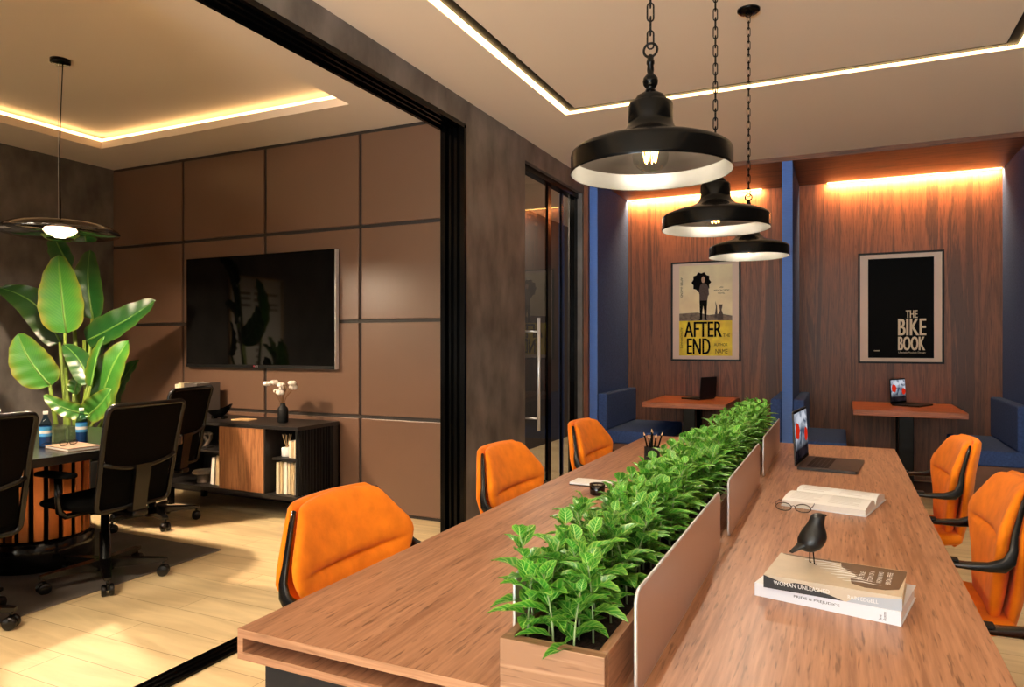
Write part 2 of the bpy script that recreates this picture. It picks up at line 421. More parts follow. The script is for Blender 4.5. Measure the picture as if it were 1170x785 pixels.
for k in range(4): mb.b2(XL-.118+k*.033, XL-.109+k*.033, 0.9, OY1-.03, .006, .012)
mb.build('floor_track', M['black'], fr)
# meeting room
mb = MB(); b2 = mb.b2
CX = [XM, -5.387, -4.403, -3.418, -2.49]; CZ = [.012, .753, 1.503, 2.245, 2.985]
b2(XM-.1, XL-TH, YM+.012, YM+.15, 0, ZC+.2)
mb.mi = 1
for i in range(4):
    for j in range(4):
        mb.box(((CX[i]+CX[i+1])/2, YM+.006, (CZ[j]+CZ[j+1])/2), (CX[i+1]-CX[i]-.03, .02, CZ[j+1]-CZ[j]-.028), .004, 2)
struct(mb.build('wall_meeting_back', [M['gap'], M['panel']]))
struct(MB().b2(XM-.12, XM, YF, YM+.02, 0, ZC+.25).build('wall_meeting_left', M['concrete']))
# tray ceiling of the meeting room
tx0, tx1, ty0, ty1 = -5.75, -3.11, -1.6, 3.962
mb = MB()
b2 = mb.b2
b2(XM, tx0, YF, YM+.02, ZC, ZC+.06); b2(tx1, XL-TH+.001, YF, YM+.02, ZC, ZC+.06); b2(tx0, tx1, ty1, YM+.02, ZC, ZC+.06); b2(tx0, tx1, YF, ty0, ZC, ZC+.06)
b2(XM, XL-TH, YF, YM+.02, 3.125, 3.2)
struct(mb.build('ceiling', M['ceiling']))
cove = thing('cove_led_strip', 'warm light strip hidden in the tray edge of the meeting room ceiling', 'light strip', (0, 0, ZC+.064))
mb = MB(); o1, o2 = .025, .055
b2 = mb.b2
b2(tx0-o2, tx1+o2, ty1+o1, ty1+o2, 0, .03); b2(tx0-o2, tx1+o2, ty0-o2, ty0-o1, 0, .03); b2(tx0-o2, tx0-o1, ty0-o1, ty1+o1, 0, .03); b2(tx1+o1, tx1+o2, ty0-o1, ty1+o1, 0, .03)
mb.build('diffuser', M['ledcove'], cove)
# corridor beyond the glass door
M['corridor'] = mat('corridor_wall', (46, 40, 36), .7)
struct(MB().b2(-3.66, -3.54, YM+.15, 10, 0, ZC).build('wall_corridor', M['corridor']))
struct(MB().b2(-3.54, XL-TH, YM+.15, 10, ZC, ZC+.06).build('ceiling', M['ceiling']))
struct(MB().b2(-3.66, XL, 10, 10.1, 0, ZC).build('wall_corridor_end', M['corridor']))
# glass door and sidelight
dr = struct(thing('door_2', 'smoked glass door with a long steel pull handle in the plaster wall', 'door', (XL, 0, 0)))
mb = MB()
b2 = mb.b2
b2(-.10, -.07, 5.90, 5.98, 0, DZ-.05); b2(-.10, -.05, 6.54, DY1-.001, 0, DZ-.05); b2(-.12, -.04, DY0+.001, DY1-.001, DZ-.05, DZ-.001); b2(-.095, -.072, 6.25, 6.29, 0, DZ-.05)
mb.build('door_frame', M['black'], dr)
MB().b2(-.092, -.08, DY0+.006, 5.898, .008, DZ-.055).build('door_glass', M['doorglass'], dr)
h = MB().tube([(.05, 5.40, .597), (.05, 5.40, 1.542)], .013, 16).tube([(.05, 5.40, .70), (-.079, 5.40, .70)], .008, 12).tube([(.05, 5.40, 1.427), (-.079, 5.40, 1.427)], .008, 12)
h.build('door_handle', M['silver'], dr)
wn = struct(MB().b2(-.09, -.08, 5.982, 6.248, .02, DZ-.055).b2(-.09, -.08, 6.292, 6.538, .02, DZ-.055).build('window_1', M['doorglass'], None, (XL, 0, 0)))
# right wall, wall behind the camera with two added windows
struct(MB().b2(XR, XR+.1, YF, YB+1.3, 0, ZC+.1).build('wall_right', M['concrete']))
mb = MB()
b2 = mb.b2
wx0, wx1, wz0, wz1 = -1.9, 1.2, .7, 2.75
b2(XL, wx0, YF-.12, YF, 0, ZC); b2(wx1, XR, YF-.12, YF, 0, ZC); b2(wx0, wx1, YF-.12, YF, 0, wz0); b2(wx0, wx1, YF-.12, YF, wz1, ZC)
mx0, mx1, mz0, mz1 = -6.1, -2.9, .2, 1.4
b2(XM, mx0, YF-.12, YF, 0, ZC+.2); b2(mx1, XL, YF-.12, YF, 0, ZC+.2); b2(mx0, mx1, YF-.12, YF, 0, mz0); b2(mx0, mx1, YF-.12, YF, mz1, ZC+.2)
struct(mb.build('wall_front', M['concrete']))
for nm, (a, b_, c, d) in (('added_window_2', (wx0, wx1, wz0, wz1)), ('added_window_3', (mx0, mx1, mz0, mz1))):  # unseen windows, added to bring in daylight
    mb = MB(); b2 = mb.b2
    b2(a, a+.05, YF-.1, YF-.03, c, d); b2(b_-.05, b_, YF-.1, YF-.03, c, d); b2(a, b_, YF-.1, YF-.03, c, c+.05); b2(a, b_, YF-.1, YF-.03, d-.05, d)
    b2((a+b_)/2-.025, (a+b_)/2+.025, YF-.1, YF-.03, c, d)
    f = struct(mb.build(nm, M['black']))
    MB().b2(a+.05, b_-.05, YF-.07, YF-.065, c+.05, d-.05).build('pane', M['glass'], f)

# ------------------------------------------------------------------ booths
BY = 7.85
BL = 36
struct(MB().b2(XL, XR, BY, BY+.1, 0, ZC).build('wall_back', M['walnut']))
mb = MB(); mb.b2(XL+.0, XR, YB+.02, BY, 2.962, 2.99)
mb.b2(XL, XR, YB-.002, YB+.02, 2.958, ZC-.001)
struct(mb.build('ceiling_booth', M['walnutx']))
struct(MB().b2(XL+.001, -2.286, YB-.05, YB, 0, 2.958).build('trim_1', M['walnut']))
for x0, x1, lab in ((-2.2, -.755, 'warm light strip washing the wood wall above the yellow poster'), (-.124, 1.355, 'warm light strip washing the wood wall above the black poster')):
    l = thing('booth_led_strip', lab, 'light strip', ((x0+x1)/2, BY-.025, 2.962), 0, 'booth light strips')
    w = (x1-x0)/2
    MB().b2(-w, w, -.012, .022, -.004, 0).build('profile', M['silver'], l)
    MB().b2(-w, w, -.008, .018, -.009, -.004).build('diffuser', M['ledbooth'], l)
    L = bpy.data.lights.new('booth_light', 'AREA'); L.shape = 'RECTANGLE'; L.size = x1-x0; L.size_y = .03; L.energy = BL; L.color = (1, .52, .19)
    lo = bpy.data.objects.new('booth_light', L); C.objects.link(lo); lo.location = ((x0+x1)/2, BY-.06, 2.945); lo.rotation_euler = (math.radians(38), 0, 0)
def divider(x0, x1, lab):
    t = thing('booth_divider', lab, 'booth divider', ((x0+x1)/2, YB, 0), 0, 'blue booth dividers')
    w = (x1-x0)/2
    MB().b2(-w, w, .012, BY-YB-.001, 0, 2.957).build('felt_panel', M['blue'], t)
    mb = MB(); mb.b2(-w, w, 0, .012, 0, 2.957)
    n = 150
    for k in range(n): mb.b2(-w+.002, w-.002, -.004, 0, 2.957*k/n+.003, 2.957*(k+1)/n-.004)
    mb.build('ribbed_edge', M['bluelight'], t)
divider(-2.285, -2.205, 'blue felt divider beside the glass door, leftmost of the booth dividers')
divider(-.475, -.388, 'blue felt divider standing between the two posters')
divider(1.365, 1.46, 'blue felt divider closing the right end of the booths')
def bench(xa, xb, side, lab):
    """side +1: backrest on the right"""
    t = thing('booth_bench', lab, 'bench', ((xa+xb)/2, YB, 0), 0, 'blue booth benches')
    w = (xb-xa)/2; dpt = BY-YB-.005
    MB().b2(-w+.01, w-.002, .01, dpt, 0, .338).build('bench_base', M['benchbase'], t)
    MB().b2(-w, w-.002, .002, dpt, .34, .465, .018, 3).build('seat_cushion', M['blue'], t)
    bx = (w-.095, w-.002) if side > 0 else (-w+.002, -w+.095)
    MB().b2(bx[0], bx[1], .004, dpt, .467, .83, .016, 3).build('back_cushion', M['blue'], t)
M['benchbase'] = mat('bench_base', (112, 76, 58), .5, noise=.1)
bench(-2.203, -1.59, -1, 'blue upholstered bench against the leftmost felt divider')
bench(-.93, -.478, 1, 'blue upholstered bench behind the far end of the planter')
bench(-.386, .05, -1, 'blue upholstered bench behind the large open laptop')
bench(.914, 1.363, 1, 'blue upholstered bench at the far right behind the orange armchair')
def booth_table(x0, x1, lab):
    t = thing('booth_table', lab, 'table', ((x0+x1)/2, 7.35, 0), 0, 'booth tables')
    w = (x1-x0)/2
    MB().b2(-w, w, -.51, .49, .70, .75, .003).build('tabletop', M['boothtop'], t)
    MB().b2(-.22, .22, -.3, .35, .682, .699).build('mounting_plate', M['black'], t)
    for y in (-.16, .16): MB().b2(-.06, .06, y-.05, y+.05, .015, .682, .006).build('column', M['black'], t)
    MB().b2(-.25, .25, -.33, .35, 0, .015, .004).build('foot_plate', M['black'], t)
booth_table(-1.78, -.982, 'wooden booth table below the yellow poster')
booth_table(.1, .958, 'wooden booth table below the black poster')

# posters ---------------------------------------------------------------
def poster(x0, x1, z0, z1, lab):
    t = thing('framed_poster', lab, 'poster', ((x0+x1)/2, BY-.002, (z0+z1)/2), 0, 'framed posters on the wood wall')
    w, h = (x1-x0)/2, (z1-z0)/2; f = .018
    mb = MB(); b2 = mb.b2
    b2(-w, -w+f, -.03, 0, -h, h); b2(w-f, w, -.03, 0, -h, h); b2(-w+f, w-f, -.03, 0, h-f, h); b2(-w+f, w-f, -.03, 0, -h, -h+f)
    mb.build('frame', M['blackmat'], t)
    MB().b2(-w+f, w-f, -.012, -.002, -h+f, h-f).build('mat_board', M['matboard'], t)
    return t
M['matboard'] = mat('mat_board', (236, 208, 188), .7)
M['coverblack'] = mat('cover_black', (5, 5, 5), .7, spec=.1)
M['covercream'] = mat('cover_cream', (248, 224, 180), .6, noise=.14, nscale=5)
M['coveryellow'] = mat('cover_yellow', (250, 206, 14), .5, noise=.25, nscale=9)
M['covergrey'] = mat('cover_ground', (120, 100, 84), .6, noise=.5, nscale=30)
M['suit'] = mat('suit_grey', (92, 80, 76), .8, spec=.1, noise=.2, nscale=60)
M['ink'] = mat('ink_black', (9, 8, 7), .8, spec=.1)
M['skin'] = mat('figure_skin', (190, 150, 120), .6)
p1 = poster(-1.71, -.967, 1.138, 2.228, 'black framed poster with a man under an umbrella above a yellow block of lettering')
px, pz = (-1.71-.967)/2, (1.138+2.228)/2
x0, x1, z0, z1, zy = -1.62-px, -1.055-px, 1.195-pz, 2.185-pz, 1.578-pz
mb = MB(); mb.b2(x0, x1, -.016, -.0122, z0, z1); cov = mb.build('cover_print', M['covercream'], p1)
MB().b2(x0, x1, -.0172, -.0161, z0, zy).build('yellow_band', M['coveryellow'], cov)
mb = MB(); mb.poly([(x0, -.0161, zy), (x1, -.0161, zy), (x1, -.0161, zy+.05), (x1-.12, -.0161, zy+.075), (x0+.32, -.0161, zy+.06), (x0+.2, -.0161, zy+.09), (x0, -.0161, zy+.08)], (0, -.0006, 0))
mb.build('ground', M['covergrey'], cov)
def fx(a): return x0+(a-172)/(470-172)*(x1-x0)
def fz(b): return z1-(b-168)/(665-168)*(z1-z0)
FY = -.0172
mb = MB()
ux, uz = 300, 262
pts = []
for k in range(10):
    a = 2*PI*k/10
    pts.append((ux+56*math.cos(a)-2, uz+58*math.sin(a)))
    a2 = a+PI/10; pts.append((ux+47*math.cos(a2)-2, uz+49*math.sin(a2)))
mb.poly([(fx(a), FY+.0006, fz(b)) for a, b in pts], (0, -.0005, 0)); mb.build('umbrella', M['ink'], cov)
mb = MB()
mb.poly([(fx(a), FY, fz(b)) for a, b in [(292, 278), (302, 268), (318, 266), (330, 274), (338, 290), (342, 330), (336, 338), (332, 362), (288, 362), (288, 330), (284, 312)]], (0, -.0006, 0)); mb.build('suit_jacket', M['suit'], cov)
mb = MB()
mb.poly([(fx(a), FY, fz(b)) for a, b in [(288, 362), (332, 362), (330, 400), (327, 462), (331, 470), (316, 470), (314, 420), (309, 390), (304, 425), (303, 470), (286, 470), (291, 460)]], (0, -.0006, 0)); mb.build('trousers', M['ink'], cov)
mb = MB(); mb.poly([(fx(309+10*math.cos(k*PI/8)), FY-.0006, fz(248+18*math.sin(k*PI/8))) for k in range(16)], (0, -.0005, 0)); mb.build('face', M['skin'], cov)
mb = MB()
mb.poly([(fx(a), FY, fz(b)) for a, b in [(390, 470), (392, 440), (402, 420), (398, 385), (418, 385), (412, 415), (420, 440), (420, 470)]], (0, -.0006, 0))
mb.poly([(fx(a), FY, fz(b)) for a, b in [(372, 460), (380, 400), (376, 365), (386, 395), (390, 460)]], (0, -.0006, 0))
mb.build('vase_drawing', M['suit'], cov)
I4 = Matrix.Translation((0, -.0175, 0))
for body, a, b_, c, d in (('AFTER', 203, 412, 478, 562), ('END', 218, 348, 570, 657)):
    mb = MB(); text_box(mb, body, fx(a), fx(b_), fz(d), fz(c), I4, weight=.004); mb.build('title_word', M['ink'], cov)
for body, a, b_, c, d in (('THE', 420, 458, 545, 562), ('AUTHOR', 370, 445, 596, 612), ('NAME', 378, 445, 628, 652), ('AN', 402, 420, 288, 296), ('APOCALYPTIC', 368, 455, 304, 313), ('NOVEL', 392, 430, 320, 328)):
    mb = MB(); text_box(mb, body, fx(a), fx(b_), fz(d), fz(c), I4); mb.build('small_word', M['ink'], cov)
for body, c, d in (('AFTER the END', 232, 342), ('AUTHOR NAME', 510, 625)):
    me = text_mesh(body); xs = [v.co.x for v in me.vertices]; ys = [v.co.y for v in me.vertices]
    s = (fz(c)-fz(d))/(max(xs)-min(xs)); s2 = .022/(max(ys)-min(ys))
    mb = MB(); mb.add_mesh(me, Matrix(((0, s2, 0, fx(180)), (0, 0, 1, -.0178), (-s, 0, 0, fz(c)+min(xs)*s), (0, 0, 0, 1)))); bpy.data.meshes.remove(me)
    mb.build('spine_text', M['ink'], cov)
p2 = poster(.158, .898, 1.132, 2.226, 'black framed poster of a black cover with white lettering low on its right')
px, pz = (.158+.898)/2, (1.132+2.226)/2
cov = MB().b2(.248-px, .813-px, -.016, -.0122, 1.187-pz, 2.166-pz).build('cover_print', M['coverblack'], p2)
mb = MB(); I5 = Matrix.Translation((0, -.0163, 0))
for body, a, b_, c, d, w in (('THE', .577, .675, 1.578, 1.652, .002), ('BIKE', .513, .745, 1.408, 1.57, .004), ('BOOK', .513, .735, 1.262, 1.396, .004), ('Lifestyle Passion Design', .513, .742, 1.228, 1.25, 0), ('------', .3, .35, 1.252, 1.262, 0)):
    mb = MB(); text_box(mb, body, a-px, b_-px, c-pz, d-pz, I5, weight=w); mb.build('title_word', M['cream'], cov)

# ------------------------------------------------------------------ long table
TX0, TX1, TY0, TY1, TZ = -1.102, .268, 1.049, 4.365, .75
tb = thing('shared_work_table', 'long hollow-edged oak work table with the planter along its middle', 'table', (-.417, 2.707, 0))
ox, oy = -.417, 2.707
def T2(mb): return mb.xf(Matrix.Translation((-ox, -oy, 0)))
T2(MB().b2(TX0, TX1, TY0, TY1, .733, .75, .001)).build('tabletop', M['table'], tb)
T2(MB().b2(TX0, TX1, TY0, TY1, .689, .705, .001)).build('lower_board', M['table'], tb)
for a, b_ in ((TX0, TX0+.014), (TX1-.014, TX1)): T2(MB().b2(a, b_, TY0, TY1, .705, .733)).build('side_board', M['table'], tb)
mb = MB(); e = .0008
for z0, z1 in ((.733, .75), (.689, .705)): mb.b2(TX0, TX1, TY0-.0012, TY0, z0, z1)
for a, b_ in ((TX0, TX0+.014), (TX1-.014, TX1)): mb.b2(a, b_, TY0-.0012, TY0, .705, .733)
T2(mb).build('end_edging', M['table_end'], tb)
T2(MB().b2(TX0+.014, TX1-.014, 1.75, 1.77, .705, .733)).build('inner_stop', M['table'], tb)
M['legsteel'] = mat('leg_steel', (34, 35, 40), .42, metal=.3)
for y in (TY0+.012, 2.67, TY1-.072):
    mb = MB(); a, b_ = TX0+.06, TX1-.06; s = .06
    mb.b2(a, b_, y, y+s, .688-s, .688, .002); mb.b2(a, b_, y, y+s, 0, s*.5, .002); mb.b2(a, a+s, y, y+s, s*.5, .688-s); mb.b2(b_-s, b_, y, y+s, s*.5, .688-s)
    T2(mb).build('leg_frame', M['legsteel'], tb)
# planter
PX0, PX1, PY0, PY1, PZ0, PZ1 = -.56+.049, -.331, 1.044, 4.28, .7505, .838
pl = thing('planter_box', 'long wooden planter trough running down the middle of the work table', 'planter', ((PX0+PX1)/2, (PY0+PY1)/2, .7505))
cx, cy = (PX0+PX1)/2, (PY0+PY1)/2; hw, hl = (PX1-PX0)/2, (PY1-PY0)/2; hz = PZ1-PZ0; tk = .016
MB().b2(-hw, hw, -hl, -hl+.022, 0, hz, .0008).build('end_board', M['planter'], pl); MB().b2(-hw, hw, hl-.022, hl, 0, hz).build('end_board', M['planter'], pl)
MB().b2(-hw, -hw+tk, -hl+.022, hl-.022, 0, hz, .0008).build('side_board', M['table'], pl); MB().b2(hw-tk, hw, -hl+.022, hl-.022, 0, hz, .0008).build('side_board', M['table'], pl)
mb = MB()
def soilP(u, v):
    x = -hw+tk+u*2*(hw-tk); y = -hl+.022+v*2*(hl-.022)
    return (x, y, hz-.020+random.uniform(-.004, .004))
mb.grid(soilP, 14, 240).build('soil', M['soil'], pl)
# privacy screens either side of the planter
scr = [(1.123, 1.99), (2.166, 3.03), (3.207, 4.07)]
for side, x, nm in ((1, -.303, 'right'), (-1, -.521, 'left')):
    for k, (a, b_) in enumerate(scr):
        where = ('nearest the camera', 'in the middle', 'at the far end')[k]
        t = thing('privacy_screen', f'bronze privacy screen on the {nm} side of the planter, {where}', 'desk screen', (x, (a+b_)/2, .7505), 0, 'bronze privacy screens')
        L2 = (b_-a)/2
        out = [(p, q) for p, q in rrect(-L2, L2, 0, .167, .022)]
        MB().poly([(-.003, p, q) for p, q in out], (.006, 0, 0)).build('sheet', M['bronze'], t)
        MB().tube([(0, p, q) for p, q in out], .0034, 6, closed=True).build('edge_trim', M['screenedge'] if 'screenedge' in M else M['silver'], t)
# seedlings
def seedling(h, nl, seed, sc):
    rnd = random.Random(seed)
    pts = [V((0, 0, -.012))]; lean = V((rnd.uniform(-.2, .2), rnd.uniform(-.2, .2), 0))
    for k in range(1, 6): pts.append(V((lean.x*h*(k/5)**2, lean.y*h*(k/5)**2, h*k/5)))
    st = MB().tube(pts, [.0022, .002, .0018, .0016, .0013, .001], 6)
    lf = MB()
    def P(t):
        t = max(0, min(.999, t))*5; i = int(t); return pts[i].lerp(pts[i+1], t-i)
    for k in range(nl):
        f = k/(nl-1); t = .16+.84*f
        base = P(t); ang = k*PI/2*1.03+rnd.uniform(-.35, .35)+ (k % 2)*PI
        up = .25+.75*f+rnd.uniform(-.15, .2)
        ln = sc*(.045+.018*math.sin(PI*min(1, f*.85+.2)))*rnd.uniform(.8, 1.15); wd = ln*.26
        if f > .9: up = 1.15; ln *= .75
        d = V((math.cos(ang), math.sin(ang), 0)); sd = V((-d.y, d.x, 0))
        def Pl(u, v, base=base, d=d, sd=sd, up=up, ln=ln, wd=wd):
            w = wd*(math.sin(PI*min(1, v**.8))**.75)*(1-.25*v); uu = 2*u-1
            el = up-.95*v*v*.9
            r = ln*(v*math.cos(up)+.12*v*v); z = ln*(v*math.sin(up)-.34*v*v)
            p = base+d*(r+.003)+V((0, 0, z))+sd*(uu*w)
            nrm = (d*(-math.sin(up-.5*v))+V((0, 0, math.cos(up-.5*v))))
            return p+nrm*(abs(uu)**1.3*w*.38+.0012*math.sin(v*22+uu*3))
        lf.grid(Pl, 4, 6)
    return st, lf
protos = []
sd_lab = 'small bright green leafy plant growing in the long wooden planter'
sd_grp = 'leafy plants in the long planter'
for k, (h, nl) in enumerate(((.10, 11), (.14, 13), (.166, 15), (.184, 16), (.155, 14), (.118, 12), (.172, 15))):
    t = thing('leafy_plant', sd_lab, 'plant', (0, 0, 0), 0, sd_grp)
    st, lf = seedling(h, nl, 100+k, 1.04+.09*(k % 3))
    st.build('stem', M['stem'], t); lf.build('foliage', M['leaf'], t, recalc=False)
    protos.append(t)
rnd = random.Random(3)
spots = []
y = PY0+.045
row = 0
while y < PY1-.03:
    for x in ((-.486, -.452, -.418, -.388) if row % 2 else (-.475, -.432, -.395)):
        spots.append((x+rnd.uniform(-.012, .012), y+rnd.uniform(-.018, .018)))
    y += .049; row += 1
used = set()
for i, (x, y) in enumerate(spots):
    f = (y-PY0)
    k = rnd.choice((0, 1, 5)) if f < .08 else rnd.choice((1, 2, 4, 4, 5)) if f < .25 else rnd.choice((1, 2, 3, 4, 6))
    loc = (x, y, PZ1-.02); rz = rnd.uniform(0, 2*PI)
    if k not in used:
        used.add(k); protos[k].location = loc; protos[k].rotation_euler = (0, 0, rz)
    else: dup(protos[k], loc, rz)
print('SEEDLINGS', len(spots))

# ------------------------------------------------------------------ pendants over the table
def pendant(loc, lab, first=None):
    t = thing('pendant_lamp', lab, 'pendant lamp', loc, 0, 'black pendant lamps over the work table')
    outer = [(.1925, 0), (.1935, .004), (.1925, .008), (.1925, .044), (.190, .051), (.182, .057), (.15, .069), (.11, .079), (.085, .088), (.068, .098), (.058, .110), (.0545, .118), (.0535, .126), (.0535, .164), (.051, .170), (.037, .172)]
    MB().lathe(outer, 72).build('shade', M['black'], t)
    inner = [(.1915, .0005), (.190, .003), (.189, .042), (.18, .052), (.148, .064), (.108, .074), (.08, .084), (.05, .098), (.02, .10)]
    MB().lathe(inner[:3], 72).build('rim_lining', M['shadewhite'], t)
    MB().lathe(inner[2:], 72).build('dome_lining', M['shadowdome'], t)
    fin = [(.0375, .171), (.0375, .180), (.033, .187), (.022, .193), (.014, .199), (.010, .206), (.013, .209), (.017, .215), (.0185, .223), (.017, .231), (.012, .237), (.0075, .242), (.0085, .25), (.0075, .262), (.0095, .266), (.0095, .272), (.0075, .277), (.008, .284), (.004, .288), (0, .289)]
    MB().lathe(fin, 32).build('finial', M['black'], t)
    MB().tube([(.0165*math.cos(a*PI/12), 0, .299+.0165*math.sin(a*PI/12)) for a in range(24)], .003, 8, closed=True).build('ring', M['black'], t)
    H = ZC-loc[2]-.022
    mb = MB(); z = .312; k = 0; p = .0335; l2 = .0225; r2 = .0075
    while z + .01 < H:
        pts = [(r2*math.cos(a), 0, l2-r2+r2*math.sin(a)) for a in [i*PI/5 for i in range(6)]] + [(-r2*math.cos(a), 0, -l2+r2-r2*math.sin(a)) for a in [i*PI/5 for i in range(6)]]
        q = MB().tube(pts, .0021, 6, closed=True)
        q.xf(Matrix.Translation((0, 0, z+.012)) @ Matrix.Rotation(.35+(PI/2)*(k % 2), 4, 'Z'))
        me = bpy.data.meshes.new('tmp'); q.bm.to_mesh(me); q.bm.free(); mb.add_mesh(me, Matrix()); bpy.data.meshes.remove(me)
        z += p; k += 1
    mb.build('chain', M['black'], t, smooth=True)
    MB().lathe([(0, H+.004), (.02, H+.004), (.048, H+.008), (.055, H+.014), (.056, H+.022), (0, H+.022)], 36).tube([(.014*math.cos(a*PI/10), 0, H-.004+.012*math.sin(a*PI/10)) for a in range(20)], .0022, 6, closed=True).build('canopy', M['black'], t)
    MB().lathe([(0, .10), (.018, .10), (.018, .088), (.014, .085), (0, .085)], 20).build('lamp_holder', M['silver'], t)
    b = MB().lathe([(.013, .087), (.016, .080), (.028, .070), (.039, .058), (.044, .043), (.041, .027), (.032, .013), (.018, .004), (0, .001)], 32).build('bulb', M['glass'], t)
    mb = MB()
    for a in range(6):
        c, s = math.cos(a*PI/3), math.sin(a*PI/3); c2, s2 = math.cos(a*PI/3+.5), math.sin(a*PI/3+.5)
        mb.tube([(.008*c, .008*s, .075), (.018*c, .018*s, .052), (.013*c2, .013*s2, .026), (.009*c2, .009*s2, .052), (.006*c, .006*s, .074)], .0013, 5)
    mb.build('filament', M['filament'], b)
    L = bpy.data.lights.new('bulb_light', 'POINT'); L.energy = LP; L.color = (1, .89, .74); L.shadow_soft_size = .005
    lo = bpy.data.objects.new('bulb_light', L); C.objects.link(lo); lo.location = (loc[0], loc[1], loc[2]+.035)
LP = 10
pendant((-.418, 1.685, 1.738), 'black dome pendant lamp hanging nearest the camera, its bulb plainly in view')
pendant((-.418, 2.66, 1.745), 'black dome pendant lamp hanging second, between the near and far ones')
pendant((-.418, 3.69, 1.76), 'black dome pendant lamp hanging farthest away, in front of the yellow poster')

# ------------------------------------------------------------------ orange armchairs (face +x)
def shell_loops(rows, n=28, pw=.5):
    loops = []
    for (z, hw, xc, th, curv) in rows:
        lp = []
        for k in range(n):
            a = 2*PI*k/n; ca, sa = math.cos(a), math.sin(a)
            u = math.copysign(abs(ca)**pw, ca); s = math.copysign(abs(sa)**.8, sa)
            lp.append((xc+curv*u*u+th*.5*s, hw*u, z))
        loops.append(lp)
    return loops
def orange_chair():
    t = thing('armchair', '', 'chair', (0, 0, 0), 0, 'orange armchairs around the work table')
    # inner pad: one cushion with a crease across its middle
    R = [(.452, .150, -.172, .024, .012, 0), (.462, .168, -.174, .042, .016, 0), (.50, .178, -.180, .050, .022, 0), (.55, .192, -.188, .052, .028, 0), (.60, .213, -.195, .052, .036, 0), (.64, .238, -.200, .052, .043, 0), (.67, .258, -.203, .052, .047, 0),
         (.688, .267, -.205, .052, .048, .002), (.697, .270, -.206, .052, .049, .012), (.703, .272, -.207, .052, .049, .019), (.708, .273, -.207, .052, .05, .010), (.718, .274, -.208, .053, .05, 0), (.735, .271, -.212, .054, .05, -.002), (.76, .259, -.219, .055, .05, 0), (.80, .231, -.233, .054, .046, 0), (.84, .205, -.246, .05, .042, 0), (.868, .187, -.256, .044, .038, 0), (.882, .174, -.262, .03, .034, 0), (.888, .158, -.265, .012, .03, 0)]
    lps = shell_loops([r[:5] for r in R])
    for lp, r in zip(lps, R):
        for k, (x, y, z) in enumerate(lp):
            u = y/r[1]; a = 2*PI*k/len(lp); dz = .012 if z < .74 else .012-.022*min(1, (z-.74)/.12)
            if math.sin(a) > .15 and abs(u) < .82: lp[k] = (x-r[5]*(1-(abs(u)/.82)**4), y, z+dz*u*u)
            else: lp[k] = (x, y, z+dz*u*u)
    MB().loft(lps).build('back_pad', M['orange'], t, smooth=True)
    # outer shell
    R = [(.40, .13, -.19, .02, .0), (.42, .155, -.21, .04, .01), (.50, .182, -.232, .045, .025), (.58, .212, -.246, .045, .034), (.66, .258, -.254, .045, .044), (.70, .280, -.257, .045, .047), (.74, .270, -.262, .045, .047), (.80, .235, -.276, .045, .044), (.85, .200, -.288, .042, .038), (.874, .182, -.293, .036, .034), (.884, .165, -.296, .016, .03)]
    MB().loft(shell_loops(R)).build('back_shell', M['orange'], t, smooth=True)
    # seat
    loops = []
    for x, hw, z, th in ((-.215, .17, .435, .03), (-.20, .195, .435, .06), (-.12, .215, .432, .075), (.0, .232, .430, .078), (.12, .235, .432, .076), (.20, .225, .434, .068), (.235, .205, .430, .05), (.248, .175, .424, .022)):
        lp = []
        for k in range(28):
            a = 2*PI*k/28; ca, sa = math.cos(a), math.sin(a)
            u = math.copysign(abs(ca)**.45, ca); s = math.copysign(abs(sa)**.6, sa)
            lp.append((x, hw*u, z+th*.5*s+.012*u*u))
        loops.append(lp)
    MB().loft(loops).build('seat', M['orange'], t, smooth=True)
    for sgn in (-1, 1):
        path = [(-.240, .184, .868, .010, .012), (-.228, .207, .84, .015, .012), (-.212, .234, .80, .016, .012), (-.194, .265, .75, .018, .013), (-.188, .281, .71, .024, .015), (-.178, .287, .68, .034, .017), (-.160, .290, .664, .040, .022), (-.125, .290, .657, .028, .030), (-.07, .286, .655, .020, .038), (.0, .280, .656, .016, .044), (.07, .274, .657, .015, .046), (.115, .270, .657, .013, .042), (.128, .269, .657, .008, .032)]
        loops = []
        P = [V((p[0], p[1]*sgn, p[2])) for p in path]
        for i, p in enumerate(path):
            tg = (P[min(i+1, len(P)-1)]-P[max(i-1, 0)]).normalized()
            side = V((0, sgn, 0)); side = (side-tg*side.dot(tg)).normalized(); nn = tg.cross(side)
            a, b_ = p[3]*.5, p[4]*.5
            loops.append([P[i]+nn*(a*math.copysign(abs(math.sin(k*PI/8))**.6, math.sin(k*PI/8)))+side*(b_*math.copysign(abs(math.cos(k*PI/8))**.6, math.cos(k*PI/8))) for k in range(16)])
        arm = MB().loft(loops).build('armrest', M['plastic'], t, smooth=True)
        MB().box((.035, .277*sgn, .667), (.17, .036, .008), .003).build('arm_pad', M['blackmat'], arm)
    MB().lathe([(0, .40), (.09, .40), (.09, .385), (.03, .37), (.025, .1), (.03, .06), (0, .06)], 24).build('column', M['black'], t)
    for k in range(4):
        a = PI/4+k*PI/2; c, s = math.cos(a), math.sin(a)
        mb = MB().tube([(.0, 0, .085), (.15*c, .15*s, .065), (.28*c, .28*s, .035)], [.024, .018, .013], 10)
        mb.lathe([(.018, .0), (.02, .012), (.012, .03), (0, .03)], 14, (.275*c, .275*s, 0))
        mb.build('leg', M['black'], t)
    return t
oc = orange_chair()
